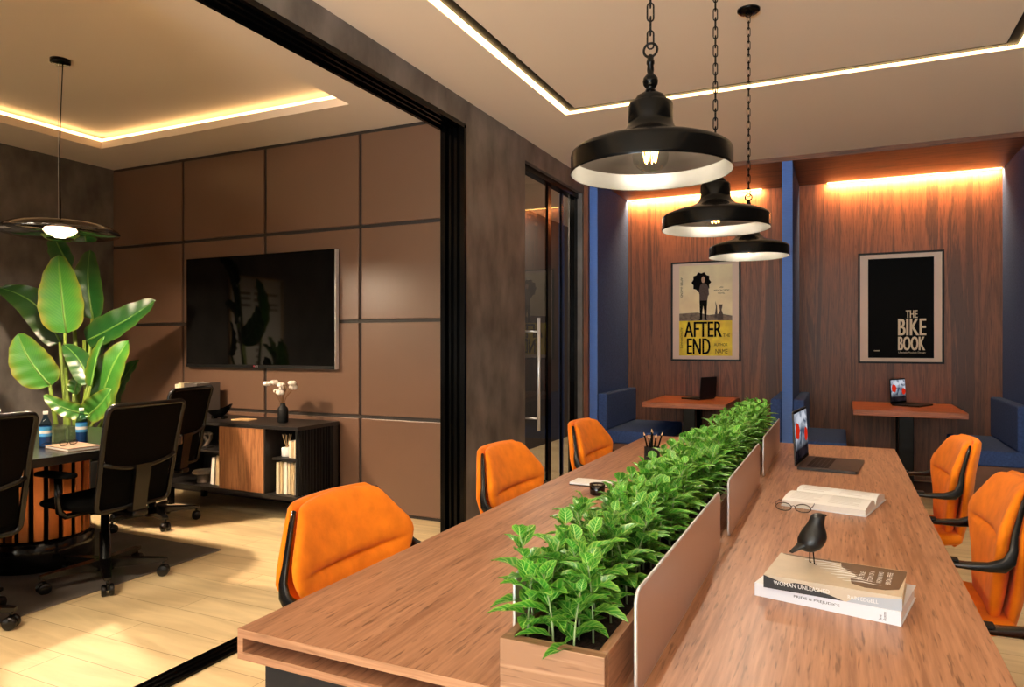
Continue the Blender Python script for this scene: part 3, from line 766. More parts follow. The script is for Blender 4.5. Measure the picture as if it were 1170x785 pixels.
CH = [((-1.105, 1.66), 0, 'orange armchair left of the work table, nearest the camera'),
      ((-1.100, 2.76), 0, 'orange armchair left of the work table, in front of the plaster wall pillar'),
      ((-1.095, 3.83), 0, 'orange armchair left of the work table, in front of the glass door'),
      ((.275, 3.87), PI, 'orange armchair right of the work table, in front of the far right bench'),
      ((.275, 2.79), PI, 'orange armchair cut by the right edge, beside the open book'),
      ((.275, 1.68), PI, 'orange armchair right of the table with only an arm in view')]
for i, ((x, y), rz, lab) in enumerate(CH):
    if i == 0: oc.location = (x, y, 0); oc['label'] = lab
    else: dup(oc, (x, y, 0), rz+(.04 if i == 3 else 0), lab)

# ------------------------------------------------------------------ things on the work table
def laptop(loc, rotz, w, d, lab, open_ang=97, dark=False, group='open laptops', picture=True):
    """local: hinge along x at y=0, keyboard towards -y, screen faces -y"""
    t = thing('laptop', lab, 'laptop', loc, rotz, group)
    bm_ = M['laptopdark'] if dark else M['laptopgrey']
    out = rrect(-w/2, w/2, -d, 0, .012, 5)
    base = MB().poly([(a, b_, .001) for a, b_ in out], (0, 0, .012)).build('base', bm_, t)
    mb = MB()
    for r in range(5):
        for c in range(13): mb.b2(-w*.42+c*w*.84/13+.001, -w*.42+(c+1)*w*.84/13-.001, -.035-(r+1)*.019+.001, -.035-r*.019-.001, .0131, .0142)
    mb.build('keyboard', M['blackmat'], base)
    MB().b2(-w*.17, w*.17, -d+.015, -d+.085, .0131, .0134).build('trackpad', bm_, base)
    lid = MB().poly([(a, 0, b_) for a, b_ in rrect(-w/2, w/2, 0, d, .012, 5)], (0, .006, 0)).build('lid', bm_, t, (0, .002, .012), rot=(-math.radians(open_ang-90), 0, 0))
    MB().b2(-w/2+.004, w/2-.004, -.0012, -.0002, .006, d-.004).build('bezel', M['coverblack'], lid)
    if picture:
        scn = MB().b2(-w/2+.01, w/2-.01, -.0022, -.0013, .022, d-.012).build('screen', M['scr'], lid)
    return t
def screen_mat():
    m, nt, b = _mat('screen_picture'); N = nt.nodes.new; L = nt.links.new; nt.nodes.remove(b)
    tc = N('ShaderNodeTexCoord')
    sep = N('ShaderNodeSeparateXYZ'); L(tc.outputs['Generated'], sep.inputs[0])
    n = N('ShaderNodeTexNoise'); n.inputs['Scale'].default_value = 3.2; n.inputs['Detail'].default_value = 5; n.inputs['Distortion'].default_value = .6; L(tc.outputs['Generated'], n.inputs['Vector'])
    r = N('ShaderNodeValToRGB'); el = r.color_ramp.elements
    el[0].position = .36; el[0].color = lin((54, 66, 86))+(1,); el[1].position = .62; el[1].color = lin((196, 200, 210))+(1,)
    L(n.outputs['Fac'], r.inputs['Fac'])
    vr = N('ShaderNodeValToRGB'); e2 = vr.color_ramp.elements
    e2[0].position = .2; e2[0].color = lin((50, 40, 42))+(1,); e2[1].position = .45; e2[1].color = (1, 1, 1, 1)
    L(sep.outputs[2], vr.inputs['Fac'])
    mx = N('ShaderNodeMix'); mx.data_type = 'RGBA'; mx.blend_type = 'MULTIPLY'; mx.inputs[0].default_value = 1; L(r.outputs[0], mx.inputs[6]); L(vr.outputs[0], mx.inputs[7])
    # two red patches at the sides
    def blob(cx, cz, rx, rz):
        mp = N('ShaderNodeMapping'); mp.inputs['Location'].default_value = (-cx/rx, 0, -cz/rz); mp.inputs['Scale'].default_value = (1/rx, 0, 1/rz); L(tc.outputs['Generated'], mp.inputs['Vector'])
        ln = N('ShaderNodeVectorMath'); ln.operation = 'LENGTH'; L(mp.outputs[0], ln.inputs[0])
        ad = N('ShaderNodeMath'); ad.operation = 'ADD'; L(ln.outputs['Value'], ad.inputs[0]); L(n.outputs['Fac'], ad.inputs[1])
        lt = N('ShaderNodeMath'); lt.operation = 'LESS_THAN'; lt.inputs[1].default_value = 1.45; L(ad.outputs[0], lt.inputs[0]); return lt.outputs[0]
    mxm = N('ShaderNodeMath'); mxm.operation = 'MAXIMUM'; L(blob(.2, .62, .17, .2), mxm.inputs[0]); L(blob(.88, .45, .13, .16), mxm.inputs[1])
    m2 = N('ShaderNodeMix'); m2.data_type = 'RGBA'; L(mxm.outputs[0], m2.inputs[0]); L(mx.outputs[2], m2.inputs[6]); m2.inputs[7].default_value = lin((190, 40, 22))+(1,)
    e = N('ShaderNodeEmission'); e.inputs['Strength'].default_value = .75; L(m2.outputs[2], e.inputs['Color']); L(e.outputs[0], nt.nodes['Material Output'].inputs['Surface'])
    return m
M['scr'] = screen_mat()
laptop((-.163, 3.635, .7505), math.radians(84), .37, .25, 'grey open laptop with a red and blue picture on its screen, on the work table', 93)
laptop((.50, 7.55, .7505), math.radians(64), .33, .235, 'small open laptop on the booth table below the black poster', 93, True)
laptop((-1.25, 7.44, .7505), math.radians(-112), .30, .22, 'black open laptop seen from behind on the booth table below the yellow poster', 93, True)

def closed_book(name, lab, loc, rotz, w, d, h, cover, group=None, paper=None):
    """spine faces -y, length along x"""
    t = thing(name, lab, 'book', loc, rotz, group)
    cv = MB().b2(-w/2, w/2, -d/2, d/2, 0, .0022).b2(-w/2, w/2, -d/2, d/2, h-.0022, h).b2(-w/2, w/2, -d/2, -d/2+.0022, .0022, h-.0022).build('cover', cover, t)
    MB().b2(-w/2+.003, w/2-.003, -d/2+.003, d/2-.004, .0025, h-.0025).build('pages', paper or M['white'], t)
    return t, cv
M['coverwhite'] = mat('cover_white', (226, 230, 238), .35)
M['covertan'] = mat('cover_tan', (198, 182, 158), .4, noise=.12, nscale=12)
M['coverbrown'] = mat('cover_brown', (104, 80, 58), .45)
M['coverdark'] = mat('cover_dark', (36, 34, 34), .4)
M['covergreyl'] = mat('cover_lightgrey', (176, 182, 190), .4)
a = math.atan2(1.626-1.689, .117+.175)
bk, cv = closed_book('book', 'thick white book at the bottom of the pair under the bird figurine', (-.012, 1.752, .7505), a, .296, .20, .029, M['coverwhite'], 'books on the work table')
mb = MB(); Tm = Matrix.Translation((0, -.1001, 0))
text_box(mb, 'PRIDE & PREJUDICE', -.062, .032, .0125, .0195, Tm)
mb.build('lettering', M['ink'], cv)
mb = MB()
me = text_mesh('Jane\nAusten'); xs = [v.co.x for v in me.vertices]; ys = [v.co.y for v in me.vertices]; s = .019/(max(xs)-min(xs)); s2 = .014/(max(ys)-min(ys))
mb.add_mesh(me, Matrix(((0, -s2, 0, .112), (0, 0, -1, -.1003), (s, 0, 0, .005), (0, 0, 0, 1)))); mb.build('author_lettering', M['ink'], cv)
a2 = math.atan2(1.640-1.672, .113+.156)
bw, bd, bh = .272, .192, .0285
bk2, cv2 = closed_book('book', 'paperback with brown and cream cover art on top of the thick white book', (-.010, 1.741, .7797), a2, bw, bd, bh, M['covertan'], 'books on the work table', M['cream'])
mb = MB(); zt = bh+.0002
def cp(a, b_): return (-bw/2+a*bw, -bd/2+b_*bd, zt)
mb.poly([cp(*q) for q in ((.50, .98), (1.0, .98), (1.0, .8), (.97, .25), (.88, .15), (.74, .12), (.64, .2), (.62, .36), (.66, .5), (.60, .62), (.52, .78))], (0, 0, .0003))
mb.poly([cp(*q) for q in ((.02, .985), (.30, .985), (.5, .985), (.5, .93), (.24, .92), (.05, .95))], (0, 0, .0003))
mb.build('cover_art', M['coverbrown'], cv2)
mb = MB()
for k in range(8):
    y0 = .86-k*.085; x0 = .22+.05*k; 
    mb.tube([V(cp(x0, y0))+V((0, 0, .0003)), V(cp(x0+.14, y0+.05))+V((0, 0, .0003)), V(cp(x0+.30, y0+.01))+V((0, 0, .0003))], [.0012, .0034, .0015], 6)
mb.xf(Matrix.Translation((0, 0, zt)) @ Matrix.Diagonal((1, 1, .15, 1)) @ Matrix.Translation((0, 0, -zt)))
mb.build('white_streaks', M['white'], cv2)
mb = MB()
for k, (tx, ln) in enumerate((('THE TRUE', .34), ('STORY OF A', .42), ('WOMAN WHO', .44), ('BROKE FREE', .46))):
    me = text_mesh(tx); xs = [v.co.x for v in me.vertices]; ys = [v.co.y for v in me.vertices]; s = ln*bd/(max(xs)-min(xs)); s2 = .010/(max(ys)-min(ys))
    o = V(cp(.71+.065*k, .36)); mb.add_mesh(me, Matrix(((0, -s2, 0, o.x), (s, 0, 0, o.y), (0, 0, 1, zt+.0005), (0, 0, 0, 1)))); bpy.data.meshes.remove(me)
mb.build('cover_lettering', M['white'], cv2)
ys_ = -bd/2-.0001
MB().poly([(-bw/2, ys_, 0), (bw*.10, ys_, 0), (bw*.0, ys_, .008), (-bw*.08, ys_, .012), (-bw*.18, ys_, .021), (-bw*.26, ys_, .021), (-bw*.33, ys_, .016), (-bw/2, ys_, .0275)], (0, -.0003, 0)).build('dark_spine_print', M['coverdark'], cv2)
MB().poly([(bw*.12, ys_, 0), (bw/2, ys_, 0), (bw/2, ys_, .024), (bw*.3, ys_, .019), (bw*.2, ys_, .014)], (0, -.0003, 0)).build('pale_spine_print', M['covergreyl'], cv2)
mb = MB(); Tm = Matrix.Translation((0, -bd/2-.0005, 0))
text_box(mb, 'WOMAN UNLEASHED', -bw*.42, 0, .010, .019, Tm); mb.build('title_lettering', M['white'], cv2)
mb = MB(); text_box(mb, 'RAIN EDGELL', bw*.13, bw*.34, .007, .015, Tm)
mb.build('author_lettering', M['white'], cv2)

# bird figurine
bd_ = thing('bird_figurine', 'black wooden bird figurine standing on the stacked books', 'figurine', (-.063, 1.785, .8087), math.radians(38))
M['birdblack'] = mat('bird_black', (11, 11, 12), .4)
loops = []
for z, r in ((.0295, .004), (.031, .012), (.036, .0215), (.044, .0285), (.053, .032), (.062, .0325), (.071, .030), (.079, .0262), (.087, .022), (.095, .0188), (.103, .0174), (.110, .0165), (.1150, .013), (.1178, .007), (.1185, .001)):
    xo = .020*max(0, (z-.045)/.07)**1.2
    loops.append([(xo+r*math.cos(k*PI/14), .94*r*math.sin(k*PI/14), z+.25*r*math.cos(k*PI/14)*max(0, 1-z/.09)) for k in range(28)])
bmb = MB().loft(loops)
bmb.loft([[(x, w*math.cos(k*PI/8), z+h*math.sin(k*PI/8)) for k in range(16)] for x, z, w, h in ((-.004, .058, .020, .012), (-.020, .050, .017, .010), (-.034, .042, .011, .006), (-.046, .035, .009, .0035), (-.054, .0305, .007, .0018))])
bmb.loft([[(x, w*math.cos(k*PI/6), z+w*math.sin(k*PI/6)) for k in range(12)] for x, z, w in ((.028, .111, .006), (.038, .1115, .0035), (.045, .1115, .0006))])
bo_ = bmb.build('body', M['birdblack'], bd_, smooth=True)
rm = bo_.modifiers.new('remesh', 'REMESH'); rm.mode = 'VOXEL'; rm.voxel_size = .0016; rm.use_smooth_shade = True
sm_ = bo_.modifiers.new('smooth', 'SMOOTH'); sm_.iterations = 4; sm_.factor = .5
for s in (-1, 1):
    MB().tube([(.001, .006*s, .036), (.003, .0085*s, .002), (.007, .009*s, .0014)], .0014, 8).build('leg', M['black'], bd_)

# open book
ob = thing('open_book', 'white open book lying on the work table beside the eyeglasses', 'book', (-.021, 2.790, .7505), math.radians(-13))
M['printgrey'] = mat('print_grey', (208, 202, 196), .7)
def pageP(sgn):
    def P(u, v):
        x = -.135+.27*u; q = v*.158
        z = .009+.027*(1-math.exp(-v*9))*(1-.55*v**1.6)+.004*math.sin(PI*v)
        return (x, sgn*(q+.001), z)
    return P
MB().b2(-.139, .139, -.165, .165, 0, .0025).build('cover', M['coverwhite'], ob)
for s in (-1, 1):
    mb = MB(); P = pageP(s); n = 18
    loops = [[(x, P(0, k/n)[1], P(0, k/n)[2]) for k in range(n+1)]+[(x, P(0, 1-k/n)[1], .0027) for k in range(n+1)] for x in (-.135, .135)]
    pg = mb.loft(loops, smooth=False).build('page_block', M['white'], ob)
    mb = MB()
    for c in range(2):
        for r in range(11):
            u0 = .07+.47*c; v = .14+.068*r; wd = .36 if r % 4 else .28
            pa, pb = P(u0, v), P(u0+wd, v); pc = P(u0, v+.02)
            mb.poly([(pa[0], pa[1], pa[2]+.0003), (pb[0], pb[1], pb[2]+.0003), (pb[0], pc[1], pc[2]+.0003), (pc[0], pc[1], pc[2]+.0003)], (0, 0, .0001))
    mb.build('printed_lines', M['printgrey'], pg)
def eyeglasses(loc, rotz, lab, frame):
    t = thing('eyeglasses', lab, 'eyeglasses', loc, rotz, None)
    mb = MB()
    for s in (-1, 1):
        mb.tube([(s*.031+.025*math.cos(a*PI/10), -.004*abs(math.cos(a*PI/10)),   .016+.0135*math.sin(a*PI/10)) for a in range(20)], .0017, 6, closed=True)
    mb.tube([(-.007, 0, .019), (0, -.001, .022), (.007, 0, .019)], .0015, 6)
    mb.build('rim', frame, t)
    for s in (-1, 1):
        MB().tube([(s*.056, -.002, .022), (s*.060, .004, .023), (s*.059, .09, .020), (s*.056, .12, .008)], .0016, 6).build('temple', frame, t)
        MB().loft([[(s*.031+.024*math.cos(a*PI/10), y, .016+.0125*math.sin(a*PI/10)) for a in range(20)] for y in (-.003, -.002)]).build('lens', M['glass'], t)
    return t
M['tortoise'] = mat('dark_rim', (44, 30, 24), .3)
eyeglasses((-.146, 2.575, .7505), math.radians(-4), 'dark rimmed eyeglasses lying on the work table by the open book', M['tortoise'])
# notebook
nb = thing('notebook', 'white notepad with a dark edge on the left half of the work table', 'notebook', (-.915, 2.735, .7505), math.radians(-1))
MB().b2(-.085, .085, -.05, .05, 0, .004, .001).build('cover', M['coverdark'], nb); MB().b2(-.084, .082, -.049, .049, .0042, .012).build('pages', M['white'], nb)
# candle bowl
cb = thing('candle', 'small dark glass candle in front of the notepad', 'candle', (-.838, 2.555, .7505))
M['darkglass'] = clear_glass('brown_glass', (70, 40, 26), .4)
MB().lathe([(0, 0), (.024, 0), (.028, .004), (.030, .042), (.0285, .042), (.0265, .006), (0, .005)], 32).build('jar', M['darkglass'], cb)
MB().lathe([(0, .006), (.026, .0065), (.0275, .034), (.01, .0345), (0, .0345)], 32).build('wax', M['cream'], cb)
MB().tube([(0, 0, .034), (.001, 0, .042)], .0008, 6).build('wick', M['ink'], cb)
# pencil cup and pencils
pc_ = (-.790, 3.215)
cup = thing('pencil_cup', 'black pencil cup on the work table behind the planter leaves', 'pencil cup', (pc_[0], pc_[1], .7505))
MB().lathe([(0, 0), (.034, 0), (.036, .003), (.036, .098), (.0335, .098), (.0335, .004), (0, .004)], 32).build('body', M['blackmat'], cup)
M['pencilwood'] = mat('pencil_wood', (226, 190, 140), .6)
for k, (a, rr, ln, lab) in enumerate(((3.3, .55, .165, 'black pencil leaning far left in the pencil cup'), (2.6, .35, .150, 'black pencil second from the left in the pencil cup'), (1.6, .2, .148, 'short black pencil at the front of the pencil cup'), (1.2, .12, .178, 'tallest black pencil in the pencil cup, near its middle'), (5.6, .1, .172, 'upright dark pencil just right of the tallest one in the cup'), (.3, .35, .155, 'black pencil right of centre in the pencil cup'), (-.1, .7, .172, 'black pencil leaning far right in the pencil cup'))):
    d = V((math.cos(a)*rr*.42, math.sin(a)*rr*.42, 1)).normalized()
    base = V((pc_[0]-math.cos(a)*.010+.004*k-.012, pc_[1]-math.sin(a)*.012, .757))
    q = d.to_track_quat('Z', 'Y')
    t = thing('pencil', lab, 'pencil', base, 0, 'pencils in the cup'); t.rotation_euler = q.to_euler()
    MB().lathe([(0, 0), (.0038, 0), (.0038, ln-.018)], 6).build('shaft', M['ink'], t)
    MB().lathe([(.0038, ln-.018), (.001, ln-.003)], 12).build('sharpened_end', M['pencilwood'], t)
    MB().lathe([(.001, ln-.003), (0, ln)], 8).build('lead', M['ink'], t)

# ------------------------------------------------------------------ meeting room furniture
struct_rug = tag(MB().b2(-5.45, -3.60, .6, 3.29, .0, .006, .002).build('area_rug', M['rug']), 'dark grey rug lying under the conference table', 'rug')
ct = thing('conference_table', 'dark conference table on a copper slatted drum base', 'table', (-4.45, 2.2, 0))
out = rrect(-.82, .82, -1.0, .97, .28, 10)
M['darktop'] = mat('dark_tabletop', (26, 23, 22), .26, noise=.1, nscale=8)
MB().poly([(a, b_, .705) for a, b_ in out], (0, 0, .045)).build('tabletop', M['darktop'], ct)
for y in (.45, -.6):
    drum = MB().lathe([(0, .0065), (.285, .0065), (.285, .17), (.275, .18), (0, .18)], 48, (.04, y, 0)).build('plinth', M['marble'], ct)
    mb = MB(); mb.mi = 0
    n = 22
    for k in range(n):
        a = 2*PI*k/n
        mb.box((.04+.254*math.cos(a), y+.254*math.sin(a), .4435), (.014, .050, .52), .003, 1, rot=Euler((0, 0, a)))
    mb.build('copper_slats', M['copper'], ct)
    MB().lathe([(.235, .18), (.235, .704)], 36, (.04, y, 0)).build('drum_core', M['coverblack'], ct)
def WF(f): return .96+.06*f-.07*math.exp(-((f-.42)/.16)**2)
def task_chair():
    t = thing('task_chair', '', 'office chair', (0, 0, 0), 0, 'black mesh task chairs')
    def bx(z, y=0):   # back surface x at height z, width position y
        f = (z-.42)/.58
        return -.225-.05*f-.075*f*f*f+.25*y*y-.02*math.sin(f*PI)
    # outer frame loop
    loop2 = []
    for a, z in rrect(-.235, .235, .44, 1.0, .035, 5):
        f = (z-.44)/.56
        loop2.append((a*WF(f), z))
    fine = []
    n = len(loop2)
    for i in range(n):
        p, q = loop2[i], loop2[(i+1) % n]; m = max(1, int(math.hypot(p[0]-q[0], p[1]-q[1])/.05))
        for k in range(m): fine.append((p[0]+(q[0]-p[0])*k/m, p[1]+(q[1]-p[1])*k/m))
    fr = MB().tube([(bx(z, y), y, z) for y, z in fine], .0145, 8, closed=True)
    fr.tube([(bx(.70-.035*(1-(y/.235)**2), y)-.004, y, .70-.045*(1-(y/.235)**2)) for y in [-.225+.05*k for k in range(10)]], .014, 8)
    fr.build('back_frame', M['plastic'], t)
    def hw(z): f = (z-.44)/.56; return .235*WF(f)-.008
    def sheet(z0f, z1, name, m_, off):
        mb = MB(); loops = []
        for k in range(9):
            lp1, lp2 = [], []
            for j in range(13):
                u = -1+2*j/12
                zz0 = z0f(u); z = zz0+(z1(u)-zz0)*k/8; y = hw(z)*u
                lp1.append((bx(z, y)+off, y, z)); lp2.append((bx(z, y)+off+.005, y, z))
            loops.append(lp1+lp2[::-1])
        mb.loft(loops).build(name, m_, t, smooth=False)
    sheet(lambda u: .66+.045*u*u, lambda u: .985, 'mesh_back', M['meshback'], 0)
    sheet(lambda u: .455, lambda u: .65+.045*u*u, 'lumbar_panel', M['blackfab'], .01)
    MB().loft([[(bx(z)-.018+dx, y, z) for dx, y in ((-d, -w), (-d, w), (d, w), (d, -w))] for z, w, d in ((.672, .05, .010), (.62, .046, .014), (.52, .044, .016), (.45, .044, .02), (.405, .04, .024))], smooth=False).build('spine', M['plastic'], t)
    mb = MB().box((-.15, 0, .40), (.26, .09, .035), .012); mb.box((0, 0, .405), (.18, .16, .05), .015); mb.tube([(.02, -.09, .40), (.02, -.24, .395)], .006, 8)
    mb.build('tilt_mechanism', M['plastic'], t)
    mb = MB(); loops = []
    for x, w, z, th in ((-.225, .17, .46, .03), (-.21, .205, .46, .055), (-.12, .235, .458, .065), (.05, .245, .457, .066), (.18, .235, .457, .062), (.235, .21, .450, .045), (.25, .17, .444, .02)):
        loops.append([(x, w*math.copysign(abs(math.cos(k*PI/12))**.45, math.cos(k*PI/12)), z+th*.5*math.copysign(abs(math.sin(k*PI/12))**.6, math.sin(k*PI/12))) for k in range(24)])
    mb.loft(loops).build('seat', M['blackfab'], t, smooth=True)
    for s in (-1, 1):
        a = MB(); a.tube([(.0, .10*s, .405), (-.01, .24*s, .41), (-.01, .272*s, .44), (-.012, .28*s, .52), (-.005, .28*s, .62)], [.014, .016, .018, .017, .015], 10)
        ar = a.build('armrest', M['plastic'], t)
        MB().loft([[(x+.02, s*(.272)+w*math.copysign(abs(math.cos(k*PI/8))**.6, math.cos(k*PI/8)), .635+h*math.copysign(abs(math.sin(k*PI/8))**.6, math.sin(k*PI/8))) for k in range(16)] for x, w, h in ((-.13, .022, .006), (-.12, .036, .013), (.0, .044, .015), (.11, .040, .014), (.125, .024, .006))]).build('arm_pad', M['blackfab'], ar, smooth=True)
    MB().lathe([(0, .39), (.022, .39), (.022, .27), (.028, .27), (.030, .10), (.045, .095), (.045, .06), (0, .06)], 24).build('gas_lift', M['plastic'], t)
    for k in range(5):
        an = 2*PI*k/5; c, s = math.cos(an), math.sin(an)
        R = Matrix.Rotation(an, 4, 'Z')
        lg = MB().loft([[(x, y, z) for y, z in ((-w, z0), (w, z0), (w, z1), (-w, z1))] for x, w, z0, z1 in ((.02, .030, .075, .125), (.15, .026, .078, .115), (.29, .019, .082, .104), (.32, .014, .084, .100))], smooth=False).xf(R).build('leg', M['plastic'], t)
        cs = MB().tube([(.30, 0, .088), (.30, 0, .055)], .008, 8)
        for sy in (-.018, .018): cs.lathe([(0, -.012), (.025, -.012), (.031, -.007), (.031, .007), (.025, .012), (0, .012)], 20, (.30, sy, .0312), Euler((PI/2, 0, 0)))
        cs.box((.30, 0, .045), (.03, .014, .03), .004)
        cs.xf(R).build('caster', M['plastic'], lg)
    return t
M['meshback'] = mat('mesh_back', (13, 10, 8), .85, spec=.05, bump=.3, bscale=900)
M['blackfab'] = mat('black_fabric', (7, 7, 7), .85, spec=.06, bump=.3, bscale=700)
tc0 = task_chair()
tc0.location = (-3.74, 2.60, 0); tc0.rotation_euler = (0, 0, PI+.06); tc0['label'] = 'black task chair seen whole from behind, beside the dark conference table'
dup(tc0, (-3.74, 1.80, 0), PI-.04, 'black task chair cut off by the left edge of the photo')
dup(tc0, (-4.60, 3.56, 0), math.radians(195), 'black task chair in front of the sideboard, beyond the end of the table')

# glass disc pendant
gp = thing('disc_pendant_lamp', 'smoked glass disc pendant lamp above the conference table', 'pendant lamp', (-4.476, 2.813, 2.03))
MB().lathe([(.05, .078), (.10, .074), (.2, .062), (.28, .044), (.325, .018), (.336, .0), (.325, -.012), (.26, -.028), (.16, -.036), (.075, -.038)], 64).build('glass_disc', M['smoke'], gp)
MB().lathe([(.0, .082), (.052, .082), (.056, .07), (.05, .03), (.0, .03)], 32).build('lamp_holder', M['black'], gp)
MB().lathe([(0, .028), (.085, .028), (.095, .012), (.075, -.012), (.03, -.03), (0, -.032)], 36).build('light_source', M['lampglow'], gp)
zt = 3.125-2.03
MB().tube([(0, 0, .08), (-.01, .01, .16), (-.055, .03, .35), (-.04, .02, .55), (.01, 0, .85), (.025, 0, zt-.02)], .0032, 8).build('cord', M['black'], gp)
MB().tube([(-.02, 0, .08), (-.02, 0, zt-.02)], .001, 6).build('suspension_wire', M['silver'], gp)
MB().lathe([(0, zt-.025), (.055, zt-.025), (.058, zt-.02), (.058, zt-.001), (0, zt-.001)], 36).build('canopy', M['black'], gp)
L = bpy.data.lights.new('disc_light', 'AREA'); L.shape = 'DISK'; L.size = .16; L.energy = 75; L.color = (1, .78, .54)
lo = bpy.data.objects.new('disc_light', L); C.objects.link(lo); lo.location = (-4.476, 2.813, 1.985)

# television
tv = thing('television', 'large wall mounted television on the panelled wall', 'television', (-4.45, YM-.012, 1.6))
w, h = .83, .478
MB().b2(-w, w, -.045, -.004, -h, h, .004).build('housing', M['black'], tv)
MB().b2(-w+.012, w-.012, -.047, -.0451, -h+.028, h-.012).build('screen', M['screen'], tv)
mb = MB(); mb.b2(-w, w, -.048, -.0451, -h, -h+.026); mb.build('bottom_bezel', M['blackmat'], tv)
mb = MB(); mb.b2(w, w+.004, -.048, -.004, -h, h); mb.build('side_trim', M['silver'], tv)
mb = MB(); mb.mi = 0
text_box(mb, 'LG', -.012, .022, -h+.008, -h+.021, Matrix.Translation((0, -.0485, 0)))
lg_ = mb.build('logo_lettering', M['silver'], tv)
M['logored'] = mat('logo_red', (170, 40, 60), .4)
MB().lathe([(0, 0), (.008, 0), (.008, .0006), (0, .0006)], 20, (-.022, -.0482, -h+.0145), Euler((PI/2, 0, 0))).build('logo_disc', M['logored'], tv)
MB().b2(-.2, .2, -.004, .0, -.2, .2).build('wall_mount', M['black'], tv)

# sideboard
SX0, SX1, SY0, SY1, SZ0, SZ1 = -5.1, -3.6, 3.985, 4.46, .168, .712
sb = thing('sideboard', 'dark low sideboard with an oak door and slatted end below the television', 'sideboard', ((SX0+SX1)/2, SY0, 0))
sx = (SX0+SX1)/2
def Sb(mb): return mb.xf(Matrix.Translation((-sx, -SY0, 0)))
mb = MB(); b2 = mb.b2
b2(SX0, SX1, SY0, SY1, SZ1-.028, SZ1, .002); b2(SX0, SX1, SY0, SY1, SZ0, SZ0+.03, .002); b2(SX0, SX0+.022, SY0, SY1, SZ0+.03, SZ1-.028); b2(SX0, SX1, SY1-.015, SY1, SZ0+.03, SZ1-.028)
b2(-4.40, -4.378, SY0+.022, SY1-.015, SZ0+.03, SZ1-.028); b2(-3.938, -3.916, SY0+.005, SY1-.015, SZ0+.03, SZ1-.028)
b2(SX1-.03, SX1, SY1-.07, SY1, SZ0+.03, SZ1-.028)
Sb(mb).build('carcass', M['darkboard'], sb)
Sb(MB().b2(-4.388, -3.93, SY0+.002, SY0+.021, SZ0+.032, SZ1-.031, .001)).build('oak_door', M['oakdoor'], sb)
Sb(MB().b2(SX0+.022, -4.40, SY0+.03, SY1-.015, .465, .483)).build('shelf', M['darkboard'], sb)
Sb(MB().b2(-3.86, SX1-.03, SY0+.02, SY1-.03, .455, .473)).build('shelf', M['darkboard'], sb)
for k in range(12):
    y = SY0+.004+k*.033
    Sb(MB().b2(SX1-.022, SX1-.002, y, y+.011, SZ0+.03, SZ1-.028)).build('slat', M['blackmat'], sb)
for x in (SX0+.06, SX1-.10):
    for y in (SY0+.06, SY1-.08): Sb(MB().b2(x, x+.04, y, y+.04, 0, SZ0)).build('foot', M['black'], sb)
def upright_book(x, y, z, th, d, h, m_, lab, grp, lean=0):
    """spine faces -y"""
    t = thing('book', lab, 'book', (x, y, z), 0, grp); t.rotation_euler = (0, lean, 0)
    MB().b2(-th/2, th/2, 0, .002, 0, h).b2(-th/2, -th/2+.002, .002, d, 0, h).b2(th/2-.002, th/2, .002, d, 0, h).build('cover', m_, t)
    MB().b2(-th/2+.0022, th/2-.0022, .003, d-.004, .003, h-.004).build('pages', M['cream'], t)
    return t
M['bookA'] = mat('book_cream', (214, 196, 162), .6); M['bookB'] = mat('book_white', (226, 216, 198), .6); M['bookC'] = mat('book_sand', (190, 164, 124), .6)
bm3 = [M['bookA'], M['bookB'], M['bookC']]
x = -3.85
for k in range(9):
    th = (.028, .022, .03, .024, .02, .026, .022, .024, .02)[k]
    if x+th > SX1-.035: break
    upright_book(x+th/2, SY0+.05+.01*(k % 3), SZ0+.0305, th-.001, .2, (.235, .24, .225, .242, .23, .238, .228, .24, .232)[k], bm3[(k*2+k//3) % 3], 'cream spined book in the row under the small shelf of the sideboard', 'cream books in the right bay of the sideboard')
    x += th
x = -3.735
for k in range(4):
    upright_book(x+.011, SY0+.06, .4735, .021, .16, (.125, .12, .128, .122)[k], bm3[(k+1) % 3], 'small pale book standing right of the reed diffuser behind the slats', 'small books on the small shelf of the sideboard'); x += .0235
labs = ('cream book leaning in the left bay of the sideboard, leftmost of three', 'cream book in the middle of the three in the left bay of the sideboard', 'white book nearest the oak door in the left bay of the sideboard')
for k, (bx_, ln, hh) in enumerate(((-4.555, .10, .215), (-4.497, .05, .235), (-4.44, 0, .255))):
    upright_book(bx_, SY0+.08, SZ0+.033, .034, .18, hh, bm3[(k+1) % 3], labs[k], 'books in the left bay of the sideboard', ln)
rd = thing('reed_diffuser', 'white reed diffuser jar on the small shelf of the sideboard', 'reed diffuser', (-3.80, SY0+.11, .4735))
MB().lathe([(0, 0), (.036, 0), (.04, .006), (.04, .062), (.036, .066), (.014, .068), (.014, .066), (0, .066)], 28).build('jar', M['white'], rd)
for k in range(7):
    a = k*.9; MB().tube([(0, 0, .05), (.035*math.cos(a), .035*math.sin(a), .165)], .0016, 6).build('reed', M['pencilwood'], rd)
st_ = thing('stone_stool_ornament', 'pale mushroom shaped ornament in the left bay of the sideboard', 'ornament', (-4.70, SY0+.13, SZ0+.0305))
M['stone'] = mat('pale_stone', (112, 98, 84), .7, noise=.2, nscale=20)
MB().lathe([(0, 0), (.05, 0), (.054, .01), (.05, .07), (0, .075)], 28).build('base', M['stone'], st_); MB().lathe([(0, .072), (.085, .074), (.09, .085), (.08, .098), (0, .10)], 28).build('cap', M['stone'], st_)
kn = thing('knot_ornament', 'grey knot shaped ornament on the left shelf of the sideboard', 'ornament', (-4.67, SY0+.13, .484))
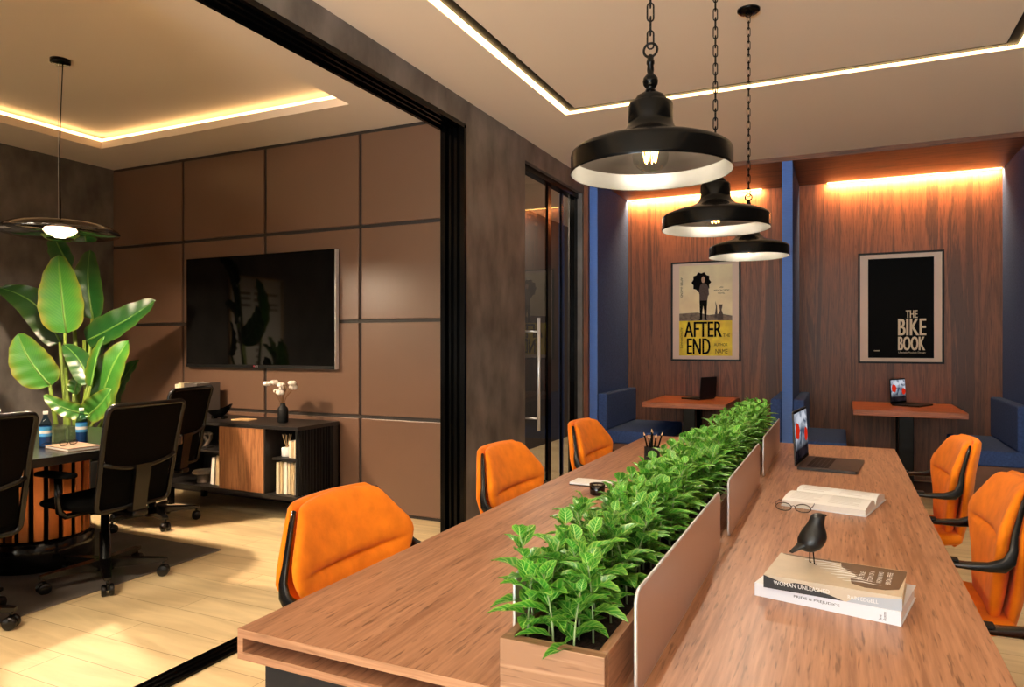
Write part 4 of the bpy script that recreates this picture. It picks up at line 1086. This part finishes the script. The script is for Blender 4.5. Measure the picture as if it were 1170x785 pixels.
MB().tube([(.05*math.sin(a)+.03*math.sin(2*a), .03*math.cos(3*a)*.6, .075+.05*math.cos(a)-.015*math.cos(2*a)) for a in [i*2*PI/40 for i in range(40)]], .014, 10, closed=True).build('knot', M['stone'], kn)
MB().box((0, 0, .006), (.11, .07, .012), .003).build('plinth', M['darkboard'], kn)
# on top of the sideboard
for k, (x, th, m_, hh, lab) in enumerate(((-5.03, .032, 'bookB', .275, 'tall white book on the sideboard, leftmost of the group by the wall'), (-4.99, .034, 'bookA', .285, 'tall cream book on the sideboard between the white book and the dark binder'))):
    upright_book(x, SY0+.14, SZ1+.0005, th, .26, hh, M[m_], lab, 'tall books on top of the sideboard')
t = thing('binder', 'dark grey binder standing beside the tall pale books on the sideboard', 'binder', (-4.89, SY0+.16, SZ1+.0005))
MB().b2(-.075, .075, 0, .004, 0, .285).b2(-.075, -.071, .004, .24, 0, .285).b2(.071, .075, .004, .24, 0, .285).build('cover', mat('binder_grey', (78, 70, 66), .5), t)
MB().b2(-.068, .068, .006, .235, .004, .278).build('pages', M['white'], t)
bo = thing('decor_bowl', 'small black boat shaped bowl on the sideboard', 'bowl', (-4.60, SY0+.2, SZ1+.0005), math.radians(10))
def bowlP(u, v):
    a = 2*PI*u; r = v
    x = .115*r*math.cos(a); y = .06*r*math.sin(a)
    return V((x, y, .02+.055*r**2.2+.04*max(0, r*math.cos(a))**2+.012*r*math.cos(a)))
mb = MB(); mb.grid(bowlP, 32, 8); mb.grid(lambda u, v: bowlP(u, v)-V((0, 0, .008*(1-.8*v))), 32, 8)
mb.build('bowl', M['black'], bo)
MB().box((-.05, 0, .012), (.03, .05, .025), .006).box((.045, 0, .012), (.03, .05, .025), .006).build('foot', M['black'], bo)
tg_ = tag(MB().b2(-.085, .085, -.055, .055, 0, .010, .003).build('card_tray', M['pencilwood'], None, (-4.33, SY0+.2, SZ1+.0005), math.radians(4)), 'thin pale tray lying on the sideboard between bowl and vase', 'tray')
va = thing('flower_vase', 'slim black vase with white cotton sprigs on the sideboard', 'vase', (-3.945, SY0+.22, SZ1+.0005))
MB().lathe([(0, 0), (.036, 0), (.040, .006), (.041, .10), (.036, .115), (.022, .128), (.019, .145), (.022, .15), (.017, .15), (.015, .13), (0, .12)], 32).build('vase_body', M['blackmat'], va)
rnd = random.Random(11)
M['twig'] = mat('twig', (110, 76, 40), .8); M['cotton'] = mat('cotton', (232, 222, 212), .95, bump=.5, bscale=120)
for k in range(12):
    a = k*2*PI/12+rnd.uniform(-.3, .3); r = rnd.uniform(.04, .14); hh = rnd.uniform(.20, .31)
    tp = V((r*math.cos(a), r*.7*math.sin(a), hh))
    sp = MB().tube([(0, 0, .10), (tp.x*.3, tp.y*.3, .19), tuple(tp)], [.002, .0018, .0012], 6).build('twig', M['twig'], va)
    mb = MB()
    if k % 4 != 3:
        for q in range(5):
            an = q*2*PI/5
            mb.lathe([(0, -.017), (.013, -.012), (.020, 0), (.014, .014), (0, .020)], 10, tp+V((.014*math.cos(an), .014*math.sin(an), .006)))
        mb.build('cotton_boll', M['cotton'], sp)
    else:
        for q in range(6): mb.tube([tp, tp+V((rnd.uniform(-.03, .03), rnd.uniform(-.03, .03), rnd.uniform(0, .05)))], [.001, .003], 5)
        mb.build('bud', M['twig'], sp)
# bottles, glasses, notebook on the conference table
M['water'] = clear_glass('blue_glass', (170, 200, 222), .22); M['label'] = mat('bottle_label', (70, 160, 220), .4, noise=.3, nscale=25, stretch=(1, 1, 3))
M['waterdeep'] = mat('blue_bottle', (24, 66, 120), .12)
def bottle(loc, lab, first=None):
    t = thing('water_bottle', lab, 'bottle', loc, 0, 'water bottles on the conference table')
    MB().lathe([(0, 0), (.027, 0), (.030, .004), (.030, .060)], 28).build('lower_body', M['waterdeep'], t)
    MB().lathe([(.030, .060), (.0302, .062), (.0302, .115), (.028, .128), (.018, .150), (.0115, .165), (.0115, .185)], 28).build('upper_body', M['water'], t)
    MB().lathe([(.0306, .058), (.0306, .112)], 28).build('label', M['label'], t)
    MB().lathe([(.0308, .074), (.0308, .09)], 28).build('label_band', M['white'], t)
    MB().lathe([(.0125, .180), (.0125, .197), (0, .198)], 20).build('cap', M['white'], t)
    return t
bt = bottle((-4.03, 2.45, .7505), 'blue water bottle between the two near task chairs')
dup(bt, (-4.035, 2.66, .7505), 0, 'blue water bottle just left of the whole task chair, above the notebook')
dup(bt, (-4.42, 2.42, .7505), 0, 'blue water bottle mostly hidden behind the task chair at the left edge')
def tumbler(loc, lab):
    t = thing('drinking_glass', lab, 'glass', loc, 0, 'drinking glasses on the conference table')
    MB().lathe([(0, .0), (.026, .0), (.028, .003), (.033, .085), (.0315, .085), (.027, .008), (0, .007)], 28).build('tumbler', M['glass'], t)
    return t
g = tumbler((-4.07, 2.555, .7505), 'clear drinking glass right beside the left water bottle')
dup(g, (-4.13, 2.675, .7505), 0, 'clear drinking glass just left of the right water bottle')
nb = thing('notebook', 'tan notebook under eyeglasses on the conference table', 'notebook', (-3.82, 2.47, .7505), math.radians(-8))
MB().b2(-.13, .13, -.085, .085, 0, .003).b2(-.13, .13, -.085, .085, .014, .017).build('cover', mat('tan_cover', (120, 84, 54), .5), nb); MB().b2(-.128, .128, -.082, .083, .0032, .0138).build('pages', M['white'], nb)
eyeglasses((-3.83, 2.45, .7677), math.radians(100), 'black eyeglasses resting on the tan notebook', M['ink'])

# big paddle leaf plant --------------------------------------------------------
import math as _m
bp_ = thing('paddle_leaf_plant', 'tall plant with big paddle leaves in the corner behind the conference table', 'plant', (-5.42, 3.52, 0))
root = V((-5.42, 3.52, 0))
Rr = V((.9056, .424, 0)); Dd = V((-.424, .9056, 0)); Up = V((0, 0, 1))
MB().lathe([(0, .001), (.19, .001), (.20, .02), (.25, .42), (.24, .43), (.225, .42), (.22, .38), (0, .38)], 40).build('pot', M['blackmat'], bp_)
def W(a, b_, dpt):     # a: metres right, b_: height, dpt: metres away, all from the plant's base
    return Rr*a+Dd*dpt+Up*b_
def bleaf(base, tip, hw, dark, bend=0, dv=(0, 0), curl=.25, roll=0., seed=0, foot=(0, 0)):
    B = W(*base); T_ = W(*tip); ax = (T_-B); ln = ax.length; ax.normalize()
    nrm = (-Dd*1.0+Up*.25+Rr*roll); nrm = (nrm-ax*nrm.dot(ax)).normalized(); sd = ax.cross(nrm).normalized()
    rn = random.Random(seed)
    ph = rn.uniform(0, 6)
    def P(u, v):
        uu = 2*u-1
        w = hw*(math.sin(PI*(v**.76))**.46)*(1.04-.22*v) if 0 < v < 1 else .001
        mid = B+ax*(ln*v)+sd*(bend*ln*math.sin(PI*v*.9))+nrm*(-.12*ln*(v-.4)**2*2)
        return mid+sd*(uu*w)+nrm*(curl*w*(abs(uu)**1.4)+.006*math.sin(v*30+ph+uu*2)*abs(uu))
    mb = MB().grid(P, 12, 28)
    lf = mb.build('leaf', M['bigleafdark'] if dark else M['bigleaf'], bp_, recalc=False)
    mb = MB().tube([P(.5, v/14)-nrm*.002 for v in range(15)], [.010*(1-.055*v) for v in range(15)], 8); mb.build('midrib', M['midrib'], lf)
    f = W(foot[0], .38, foot[1]); m1 = f.lerp(B, .5)+Up*.05+(f-B)*.0; m1 = V((f.x*.75+B.x*.25, f.y*.75+B.y*.25, f.z*.5+B.z*.5))
    MB().tube([f, f.lerp(m1, .5), m1, B.lerp(m1, .4), B], [.022, .020, .017, .014, .010], 10).build('petiole', M['petiole'], bp_)
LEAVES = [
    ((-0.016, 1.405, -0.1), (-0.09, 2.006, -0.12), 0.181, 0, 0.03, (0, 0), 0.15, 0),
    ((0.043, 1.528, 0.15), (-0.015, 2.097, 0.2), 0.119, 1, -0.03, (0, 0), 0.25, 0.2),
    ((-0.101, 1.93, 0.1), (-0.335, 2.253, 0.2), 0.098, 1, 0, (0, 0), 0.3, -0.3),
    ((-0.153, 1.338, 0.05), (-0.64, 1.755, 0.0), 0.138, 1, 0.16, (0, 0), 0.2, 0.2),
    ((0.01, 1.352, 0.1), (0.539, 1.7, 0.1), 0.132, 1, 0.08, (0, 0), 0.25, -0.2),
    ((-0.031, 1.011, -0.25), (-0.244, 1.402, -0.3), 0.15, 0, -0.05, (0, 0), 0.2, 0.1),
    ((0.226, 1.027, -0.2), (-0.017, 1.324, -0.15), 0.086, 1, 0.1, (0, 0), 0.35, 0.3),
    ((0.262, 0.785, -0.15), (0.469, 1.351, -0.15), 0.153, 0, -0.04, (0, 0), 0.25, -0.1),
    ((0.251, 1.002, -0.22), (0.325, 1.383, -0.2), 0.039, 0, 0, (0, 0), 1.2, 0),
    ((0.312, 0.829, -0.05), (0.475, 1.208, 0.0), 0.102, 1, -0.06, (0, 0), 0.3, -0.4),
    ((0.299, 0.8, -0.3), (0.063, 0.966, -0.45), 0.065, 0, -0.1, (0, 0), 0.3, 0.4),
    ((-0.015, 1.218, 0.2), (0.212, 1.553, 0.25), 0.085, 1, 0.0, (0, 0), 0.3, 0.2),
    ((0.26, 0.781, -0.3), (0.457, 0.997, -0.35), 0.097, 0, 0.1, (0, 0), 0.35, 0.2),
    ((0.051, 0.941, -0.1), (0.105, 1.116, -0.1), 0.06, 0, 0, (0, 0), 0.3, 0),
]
FEET = [(-0.02, -0.05), (0.05, 0.05), (0, 0.05), (-0.06, 0.0), (0.06, 0.05), (-0.1, -0.05), (0.02, -0.02), (0.08, -0.06), (0.04, -0.05), (0.1, 0), (0.0, -0.1), (0.05, 0.08), (0.02, -0.1), (0.0, 0)]
for i, q in enumerate(LEAVES): bleaf(*q, seed=i, foot=FEET[i])

# framed print on the far left wall (seen mirrored in the television)
fp = thing('framed_print', 'pale framed print with a column of small text, mirrored in the television', 'poster', (XM+.004, 2.54, 1.5))
mb = MB(); b2 = mb.b2
b2(0, .03, -.42, -.40, -.62, .62); b2(0, .03, .40, .42, -.62, .62); b2(0, .03, -.4, .4, .60, .62); b2(0, .03, -.4, .4, -.62, -.60)
mb.build('frame', M['pencilwood'], fp)
pr = MB().b2(.002, .012, -.4, .4, -.6, .6).build('print', M['white'], fp)
mb = MB()
rnd = random.Random(5)
for k in range(14):
    z = .5-k*.075; mb.b2(.0122, .0126, -.03+rnd.uniform(-.02, .02), .03+rnd.uniform(-.02, .02), z-.02, z+.015)
for y0, y1, z in ((.1, .34, .42), (.1, .34, .36), (.1, .34, .28), (-.34, -.12, .42), (-.34, -.1, .3), (-.34, -.1, .24), (.1, .3, -.45), (-.34, -.2, -.5)): mb.b2(.0122, .0126, y0, y1, z-.015, z+.015)
mb.build('print_marks', M['covergrey'], pr)

# ------------------------------------------------------------------ lights
def area(name, loc, rot, sx, sy, energy, col):
    L = bpy.data.lights.new(name, 'AREA'); L.shape = 'RECTANGLE'; L.size = sx; L.size_y = sy; L.energy = energy; L.color = col
    o = bpy.data.objects.new(name, L); C.objects.link(o); o.location = loc; o.rotation_euler = rot
    return o
area('added_daylight', ((wx0+wx1)/2, YF-.2, (wz0+wz1)/2), (PI/2, 0, 0), wx1-wx0, wz1-wz0, 130, (.86, .93, 1.0))  # added area light standing in for daylight, lifts the main room
area('added_meeting_daylight', ((mx0+mx1)/2, YF-.2, (mz0+mz1)/2), (PI/2, 0, 0), mx1-mx0, mz1-mz0, 60, (1, .87, .72))  # added warm light outside the low opening, brightens the meeting room
def spot(name, loc, tgt, energy, ang, col):
    L = bpy.data.lights.new(name, 'SPOT'); L.energy = energy; L.spot_size = math.radians(ang); L.spot_blend = 1.; L.color = col; L.shadow_soft_size = .35
    o = bpy.data.objects.new(name, L); C.objects.link(o); o.location = loc; o.rotation_euler = (V(tgt)-V(loc)).to_track_quat('-Z', 'Y').to_euler()
spot('meeting_floor_fill', (-2.85, .3, 2.97), (-3.3, 1.9, 0), 480, 100, (1, .84, .62))  # added spot without a fixture, brightens the meeting room floor
spot('meeting_floor_fill', (-4.2, -.3, 2.97), (-4.1, 1.8, 0), 260, 100, (1, .84, .62))  # second added spot for the same floor
spot('right_floor_fill', (1.2, 3.4, 2.97), (1.0, 4.7, 0), 190, 80, (1, .86, .68))  # added spot brightening the floor by the right chairs
area('ceiling_fill', ((wx0+wx1)/2, YF-1.2, .2), (PI/2+math.radians(32), 0, 0), 4.0, 1.6, 1900, (.95, .96, 1.0))  # added upward light outside, brightens the ceiling
area('corridor_fill', (-3.0, 7.0, ZC-.02), (0, 0, 0), .5, 3.0, 100, (1, .9, .78))  # unseen light added to brighten the space beyond the glass door
S_ = bpy.data.lights.new('added_sun', 'SUN'); S_.energy = 50; S_.color = (.96, .95, .92); S_.angle = .02  # added sunlight through the rear openings, bounces off the floor to the ceiling
so = bpy.data.objects.new('added_sun', S_); C.objects.link(so); so.rotation_euler = (math.radians(48), 0, math.radians(6))
w = bpy.data.worlds.new('world'); bpy.context.scene.world = w; w.use_nodes = True
w.node_tree.nodes['Background'].inputs[0].default_value = (.75, .85, 1, 1); w.node_tree.nodes['Background'].inputs[1].default_value = .6

#LIGHTTEST
# ------------------------------------------------------------------ camera
cam = bpy.data.cameras.new('camera'); co = bpy.data.objects.new('camera', cam); C.objects.link(co)
cam.sensor_width = 36; cam.lens = 802/1170*36; cam.clip_start = .05
cam.shift_y = .5/1170
co.location = (0, 0, 1.324); co.rotation_euler = (PI/2, 0, math.atan(375.5/802))
sc = bpy.context.scene; sc.camera = co
sc.view_settings.view_transform = 'Standard'; sc.view_settings.look = 'None'; sc.view_settings.gamma = 1; sc.view_settings.use_curve_mapping = False
sc.view_settings.exposure = .5
sc.cycles.use_denoising = True
sc.cycles.max_bounces = 8; sc.cycles.diffuse_bounces = 5; sc.cycles.glossy_bounces = 4; sc.cycles.transparent_max_bounces = 16; sc.cycles.transmission_bounces = 6
sc.cycles.caustics_reflective = False; sc.cycles.caustics_refractive = False
sc.cycles.sample_clamp_indirect = 4
